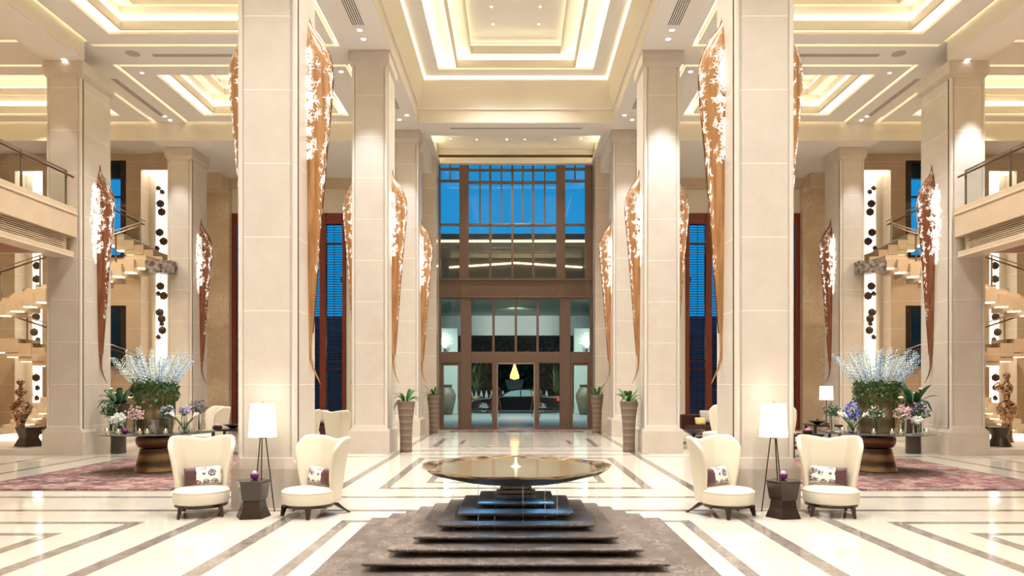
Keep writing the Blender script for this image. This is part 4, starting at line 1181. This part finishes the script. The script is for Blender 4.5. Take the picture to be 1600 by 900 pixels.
def slat_vent(x0, x1, y0, y1, z, n, along, label, m='slot'):
    t = thing('air_vent', label, 'vent', ((x0+x1)/2, (y0+y1)/2, z), 0, 'ceiling air slots')
    hx, hy = abs(x1-x0)/2, abs(y1-y0)/2
    MB().box(-hx, hx, -hy, hy, -.004, -.001).build('recess', M['ventgrey'] if m != 'slot' else M['white'], t)
    sl = MB()
    for k in range(n):
        if along == 'y':
            x = -hx+(k+.5)*2*hx/n; sl.box(x-hx/n*.42, x+hx/n*.42, -hy, hy, -.009, -.005)
        else:
            y = -hy+(k+.5)*2*hy/n; sl.box(-hx, hx, y-hy/n*.42, y+hy/n*.42, -.009, -.005)
    sl.build('slots', M[m], t)
for s in (-1, 1):
    L = sideword(s)
    slat_vent(s*3.43, s*3.72, 12.4, 16.55, ZC, 6, 'y', 'long slatted air vent in the nave beam before the second column on the %s' % L)
    slat_vent(s*3.43, s*3.70, 19.6, 21.6, ZC, 6, 'y', 'slatted air vent in the nave beam behind the second column on the %s' % L)
    slat_vent(s*5.6, s*9.0, 18.02, 18.17, ZC, 2, 'x', 'thin grey air slot in the crossbeam between second and outer columns on the %s' % L, 'ventgrey')
    slat_vent(s*10.68, s*10.84, 19.5, 22.2, 9.86, 2, 'y', 'grey air slot in the beam behind the outer column on the %s' % L, 'ventgrey')
    t = thing('ceiling_speaker', 'round flush speaker beside the air slot in the crossbeam on the %s' % L, 'speaker', (s*9.45, 18.0, ZC))
    MB().lathe([(.17,-.001),(.17,-.006),(.001,-.006)], (0,0,0), 24).build('grille_disc', M['ventgrey'], t)
slat_vent(-2.1, 2.1, 23.2, 23.32, ZC, 2, 'x', 'long thin air slot in the crossbeam just before the entrance bay', 'ventgrey')

# ================================================================ OUTSIDE
struct(MB().box(-30, 30, YB+.3, 80, -.3, -.01).build('ground', M['asphalt']))
# porte-cochere
t = thing('entrance_canopy', 'brown entrance canopy with strips imitating cove reflections in the upper glass', 'canopy', (0, 33, 0))
M['canopy'] = mat('canopy_brown', (.20,.15,.10), .35)
M['beam_white'] = mat('canopy_beam', (.72,.76,.72), .5)
M['green_ceiling'] = mat('canopy_soffit', (.25,.34,.24), .5)
cp = MB(); cp.box(-7, 7, 0, .3, 6.5, 8.0); cp.box(-7, 7, -1.2, .3, 8.0, 8.25)
cp.face([(-7,-.9,8.0),(7,-.9,8.0),(7,0,7.4),(-7,0,7.4)])
cp.build('fascia', M['canopy'], t)
MB().box(-6, 6, -1.0, -.93, 7.93, 7.99).build('glow_strip', M['cove_soft'], t)  # added strip standing in for lobby coves mirrored in the glass
lsm = MB()
for k in range(24):
    a0, a1 = -3+k*.25, -3+(k+1)*.25
    if 0: pass
    z0, z1 = 7.15-.10*abs(a0)/1.5, 7.15-.10*abs(a1)/1.5
    lsm.add([(a0,-.03,z0),(a1,-.03,z1),(a1,-.03,z1+.05),(a0,-.03,z0+.05),(a0,.02,z0),(a1,.02,z1),(a1,.02,z1+.05),(a0,.02,z0+.05)], [(0,1,2,3),(0,1,5,4),(3,2,6,7)])
lsm.build('glow_strip', M['cove'], t)  # bent strip imitates the yellow cove reflections in the upper panes
MB().box(-8, 8, .3, 18, 6.35, 6.6).build('soffit', M['green_ceiling'], t)
MB().box(-8, 8, 16.4, 17, 5.0, 6.33).build('white_beam', M['beam_white'], t)
for s in (-1, 1):
    MB().box(s*6.9, s*7.5, 0, .6, 0, 6.5).build('support', M['canopy'], t)
    L = sideword(s)
    w = MB().box(s*3.35, s*6.8, 9.0, 9.4, 0, 4.9); o = w.build('side_wall', M['pale'], t)
    # blade shaped wall lamp, urn, planter, tree
    u = thing('crystal_wall_lamp', 'bright crystal leaf lamp on the pale canopy wall seen through the %s pane' % L, 'wall lamp', (s*4.05, 41.7, 0))
    m = MB()
    for k in range(9):
        a = -1.2+k*.3; z0 = 3.7; m.add([(0,0,z0),(math.sin(a)*.12-.03,-.04,z0+.25),(math.sin(a)*.5,-.08,z0+math.cos(a)*1.0),(math.sin(a)*.12+.05,-.04,z0+.25)], [(0,1,2,3)])
    m.build('crystal_blades', mat('crystal_lit', (1,1,1), .2, emis=(.95,1,.95), estr=3), u)
    MB().box(-.06, .06, -.10, .25, 3.4, 3.75).build('lamp_body', M['metal'], u)
    u = thing('clay_urn', 'tall mottled clay urn outside behind the %s glass door' % L, 'urn', (s*3.85, 40.6, 0))
    MB().lathe([(.28,0),(.32,.05),(.42,.5),(.52,.95),(.50,1.15),(.36,1.42),(.28,1.5),(.30,1.62),(.36,1.66),(.30,1.66),(.22,1.5),(.001,1.45)], (0,0,0), 24).build('urn_body', M['urn'], u, True)
    # lit garden tree
    rnd = random.Random(20+s)
    u = thing('garden_shrub', 'floodlit spiky shrub in a low pot behind the car on the %s' % L, 'shrub', (s*2.75, 48, 0))
    MB().lathe([(.5,0),(.6,.4),(.55,.9),(.001,.9)], (0,0,0), 18).build('pot', M['urn'], u, True)
    lv = MB()
    for k in range(90):
        leaf_mb(lv, (rnd.uniform(-.25,.25), rnd.uniform(-.2,.2), .9+rnd.uniform(0,1.5)), rnd.uniform(0, 6.28), rnd.uniform(.4,1.0), .035, rnd.uniform(.6,2.2), rnd.uniform(.2,.9), rnd, 4)
    lv.build('leaves', M['ivy'], u, 2)
# planting behind
hd = MB(); rnd = random.Random(77)
for i in range(5200):
    p = Vector((rnd.uniform(-13, 13), rnd.uniform(53, 56), rnd.uniform(0, 5.6))); sz = rnd.uniform(.12,.3)
    d = Vector((rnd.gauss(0,1), -1, rnd.gauss(0,1))).normalized(); u = d.orthogonal().normalized(); w = d.cross(u)
    hd.add([p+u*sz, p+w*sz*.5, p-u*sz, p-w*sz*.5], [(0,1,2,3)])
hd.box(-26, 26, 56.2, 56.5, 0, 5.9)
o = hd.build('garden_hedge_foliage', M['night']); tag(o, 'dark mass of garden foliage at night behind the driveway', 'foliage'); o['kind'] = 'stuff'
for i in range(9):
    px = (737, 744, 752, 760, 768, 786, 796, 845, 854)[i]
    x, y, _ = at(px, 50)
    tag(MB().lathe([(.08,.95),(.12,1.02),(.08,1.22),(.02,1.45)], (x, 50, -.2), 10).lathe([(.03,0),(.03,.72)], (x, 50, 0), 6).build('cone_light', mat('cone_lit', (.9,1,.95), .4, emis=(.8,1,.9), estr=.12), None, True), 'small pale cone garden light in the row beyond the black car', 'garden light', 'cone garden lights')
# fire bowl
x, y, _ = at(804, 48)
t = thing('fire_bowl', 'fire burning in a raised square metal bowl beyond the black car', 'fire bowl', (x, y, 0))
MB().loft([[(a*.45, b*.45, 1.35) for a, b in ((-1,-1),(1,-1),(1,1),(-1,1))], [(a*.62, b*.62, 1.98) for a, b in ((-1,-1),(1,-1),(1,1),(-1,1))]]).build('bowl', mat('patina', (.30,.36,.30), .3, .6), t)
MB().box(-.3, .3, -.3, .3, 0, 1.35).build('pedestal', M['canopy'], t)
MB().lathe([(.001,1.98),(.30,2.06),(.30,2.25),(.20,2.55),(.10,2.85),(.001,3.25)], (0,0,0), 14).build('flame', M['flame'], t, True)
fl_ = bpy.data.lights.new('fire_light', 'POINT'); fl_.energy = 25; fl_.color = (1,.5,.2); fl_.shadow_soft_size = .2
fo = bpy.data.objects.new('fire_light', fl_); col.objects.link(fo); fo.location = (0,0,3.4); fo.parent = t

# car
cx0, cyc = at(805, 43)[:2]
t = thing('black_sedan', 'black sedan parked across the driveway outside the glass doors', 'car', (cx0, cyc+.5, 0))
def side(poly, y0, y1, name, m, inset=0, bev=.04):
    a = [(x, y0, z) for x, z in poly]; b = [(x, y1, z) for x, z in poly]
    return MB().loft([a, b]).build(name, m, t, False, bevel=bev)
def arch(cx, r, n=9): return [(cx - r*math.cos(PI*k/(n-1)), .30 + r*math.sin(PI*k/(n-1))) for k in range(n)]
WB = 1.68
body = [(-2.62,.30)] + arch(-WB-.15, .38)[::1] + arch(WB-.15, .38) + [(2.55,.32),(2.66,.55),(2.62,.80),(2.45,.93),(1.75,.97),(-.95,.95),(-1.7,.88),(-2.35,.76),(-2.60,.62),(-2.66,.45)]
side(body, -.88, .88, 'body', M['black'])
cab = [(-1.05,.93),(-.35,1.33),(.10,1.44),(.75,1.44),(1.30,1.30),(1.95,.96)]
aa = MB().loft([[(x, -.80 if z < 1 else -.62, z) for x, z in cab], [(x, .80 if z < 1 else .62, z) for x, z in cab]]); aa.build('cabin', M['black'], t, bevel=.03)
def sidepane(pts):
    yy = lambda z: -.815+(z-.95)*.41
    MB().loft([[(x, yy(z)-.004, z) for x, z in pts], [(x, yy(z)+.006, z) for x, z in pts]]).build('side_window', M['carglass'], t)
sidepane([(-.80,.98),(-.28,1.28),(.28,1.36),(.30,.98)]); sidepane([(.36,.98),(.34,1.36),(.78,1.36),(1.25,1.22),(1.35,.98)])
MB().box(-.95, 1.5, -.83, -.80, .945, .965).build('chrome_strip', M['chrome'], t)
MB().box(-2.2, 2.2, -.89, -.87, .17, .30).build('sill', M['black'], t)
for x_ in (-WB-.15, WB-.15):
    for y_ in (-.86, .66):
        wm = MB().loft([[(x_+r*math.cos(2*PI*j/24), yy, .32+r*math.sin(2*PI*j/24)) for j in range(24)] for r, yy in ((.26,y_),(.32,y_+.02),(.32,y_+.2),(.26,y_+.22))])
        wh = wm.build('wheel', M['tyre'], t, True)
        al = MB()
        for k in range(7):
            a = 2*PI*k/7
            al.loft([[(x_+math.cos(a+d)*r, yy, .32+math.sin(a+d)*r) for r, d in ((.04,-.6),(.24,-.16),(.24,.16),(.04,.6))] for yy in (y_-.012, y_-.001)])
        al.loft([[(x_+r*math.cos(2*PI*j/24), y_-.008, .32+r*math.sin(2*PI*j/24)) for j in range(24)] for r in (.25,.225)], False)
        al.build('rim', M['alloy'], wh)
MB().box(-2.64, -2.40, -.86, -.80, .62, .72).build('headlight', M['carglass'], t)
MB().box(2.42, 2.62, -.89, -.80, .72, .86).build('tail_light', mat('tail_red', (.6,.02,.02), .2, emis=(1,.05,.03), estr=.5), t)
MB().box(-.85, -.70, -1.0, -.86, .98, 1.08).build('wing_mirror', M['black'], t, bevel=.02)

# neighbouring dark building behind the blinds windows
for s in (-1, 1):
    L = sideword(s)
    t = thing('neighbour_building', 'dim blue-grey building seen through the blinds on the %s' % L, 'building', (s*12.2, 38, 0))
    MB().box(-4.5, 4.5, 0, 4, 0, 5.2).build('wall', mat('blue_grey_render', (.05,.09,.17), .7), t)
    wn = MB()
    for k in range(5): MB().box(-3.8+k*1.7, -3.0+k*1.7, -.02, 0, 1.5, 4.3).build('window', M['slot'], t)
    u = thing('garden_tree', 'thin leafy tree outside the blinds window on the %s' % L, 'tree', (s*10.2, 32, 0)); rnd = random.Random(9)
    MB().tube([(0,0,0),(.1,0,2),(0,0,4.2)], [.08,.06,.02], 6).build('trunk', M['bark'], u)
    lv = MB(); blob(lv, (0,0,3.6), 1.5, 500, .12, rnd, 1.2, .2); lv.build('leaves', M['night'], u)

for s in (-1, 1):
    tag(MB().box(s*12.0, s*19.5, 31, 31.4, 0, 5.0).build('garden_wall', mat('dark_render', (.05,.075,.06), .7)), 'dim garden wall seen through the low dark window of the stair hall on the %s' % sideword(s), 'wall')
u_ = bpy.data.lights.new('fountain_glow', 'SPOT'); u_.spot_size = 2.6; u_.spot_blend = 1; u_.energy = 14; u_.color = (.15,.5,1); u_.shadow_soft_size = .02
for dx in (-.30, .30):
    o = bpy.data.objects.new('fountain_glow', u_); col.objects.link(o); o.location = (dx, YF-.5, .74)
# ================================================================ LIGHT
def spot(loc, to, e, ang=1.4, blend=.9, colr=(1,.90,.76), r=.08):
    l = bpy.data.lights.new('lamp_and_fill_spot', 'SPOT'); l.energy = e; l.spot_size = ang; l.spot_blend = blend; l.color = colr; l.shadow_soft_size = r
    o = bpy.data.objects.new('lamp_and_fill_spot', l); col.objects.link(o); o.location = loc
    o.rotation_euler = (Vector(to)-Vector(loc)).to_track_quat('-Z', 'Y').to_euler(); return o
WARM = (1,.96,.90); COOL = (.88,.93,1)
NE = 1250
for y in (-5, -1, 3, 7, 11, 15, 19, 21):          # nave coffer
    for x in (-.7, .7):
        z = 11.9 if y > 2 else 9.8
        spot((x, y, z), (x*1.5, y, 0), NE, 1.9, 1, WARM, .15)
for s in (-1, 1):
    for y in (-5, 0, 5, 9, 13, 16.2, 20.5):      # aisles
        spot((s*7.1, y, 9.8 if y < 3 else (10.8 if y != 16.2 else 9.7)), (s*7.1, y+.01, 0), 1200, 2.1, 1, WARM, .15)
    for y in (14.5, 20.5, 22.0):
        spot((s*14.5, y, 9.8 if y != 14.5 else 9.8), (s*14.5, y, 0), 1250, 2.2, 1, (1,.84,.62), .15)
    for y in (9, 14): spot((s*14, y, 4.7), (s*14, y, 0), 260, 2.2, 1, (1,.83,.6), .1)
    # column washers, on the visible downlights
    spot((s*3.58, 16.75, 9.8), (s*3.58, 17.9, 5.2), 700 if s < 0 else 1100, .62, .8, COOL, .05)
    spot((s*3.52, 22.4, 9.8), (s*3.52, 23.5, 5.8), 420, .6, .8, COOL, .05)
    spot((s*10.85, 16.6, 9.35), (s*10.85, 17.5, 5.5), 120 if s < 0 else 900, .6, .8, COOL, .05)
    spot((s*10.8, 22.4, 9.8), (s*10.8, 23.5, 5.8), 420, .55, .8, COOL, .05)
    # front fill: fixtureless spots added to brighten near columns, chairs and flower tables
    spot((s*3.4, 5.5, 9.7), (s*3.4, 10.2, 2.8), 750, 1.0, 1, (1,.96,.92), .2)
    spot((s*3.5, 6.0, 9.7), (s*3.3, 9.4, 0), 350, .7, 1, (1,.97,.92), .1)
    spot((s*6.97, 12.3, 9.7), (s*6.97, 14.1, 1.2), 900, .45, .8, (.93,.97,1), .05)
    # exterior
    spot((s*2.5, 37, 6.2), (s*2.5, 38, 0), 1300, 2.2, 1, (.85,1,.95), .1)
    spot((s*4.5, 39, 6.2), (s*4.2, 42, 2), 600, 1.6, 1, (.85,1,.95), .1)
spot((0, 25.6, 10.3), (0, 25.8, 0), 900, 2.0, 1, WARM, .1)
spot((0, 44, 6.2), (0, 49.4, 5.6), 500, 1.8, 1, (.9,1,.95), .1)
spot((0, 29.5, .2), (0, 33.2, 7.5), 420, 1.6, 1, (1,.9,.7), .1)  # added uplight that brightens the brown canopy, no fixture there
for s in (-1, 1):
    spot((s*2.4, 46.5, .2), (s*2.75, 48, 2.2), 160, 1.0, 1, (.9,1,.8), .05)

w = bpy.data.worlds.new('dusk'); scene.world = w; w.use_nodes = True
bg = w.node_tree.nodes['Background']
tc = w.node_tree.nodes.new('ShaderNodeTexCoord'); sx = w.node_tree.nodes.new('ShaderNodeSeparateXYZ'); rp = w.node_tree.nodes.new('ShaderNodeValToRGB')
w.node_tree.links.new(tc.outputs['Generated'], sx.inputs[0]); w.node_tree.links.new(sx.outputs[2], rp.inputs[0]); w.node_tree.links.new(rp.outputs[0], bg.inputs[0])
rp.color_ramp.elements[0].position = 0; rp.color_ramp.elements[0].color = (.006,.24,.56,1)
rp.color_ramp.elements[1].position = .6; rp.color_ramp.elements[1].color = (.003,.19,.47,1)
bg.inputs[1].default_value = 1.0

cam = bpy.data.cameras.new('camera'); co = bpy.data.objects.new('camera', cam); col.objects.link(co)
co.location = (0, 0, EYE); co.rotation_euler = (PI/2, 0, 0)
cam.sensor_width = 36; cam.lens = 36*F/1600; cam.shift_x = -6/1600; cam.shift_y = 150/1600; cam.clip_end = 300
scene.camera = co
vs = scene.view_settings
vs.view_transform = 'Standard'; vs.look = 'None'; vs.gamma = 1; vs.exposure = 0.28; vs.use_curve_mapping = False
scene.cycles.use_denoising = True
scene.cycles.max_bounces = 10; scene.cycles.diffuse_bounces = 5; scene.cycles.glossy_bounces = 4; scene.cycles.transmission_bounces = 10; scene.cycles.transparent_max_bounces = 16
scene.cycles.sample_clamp_indirect = 6; scene.cycles.caustics_refractive = False; scene.cycles.caustics_reflective = False
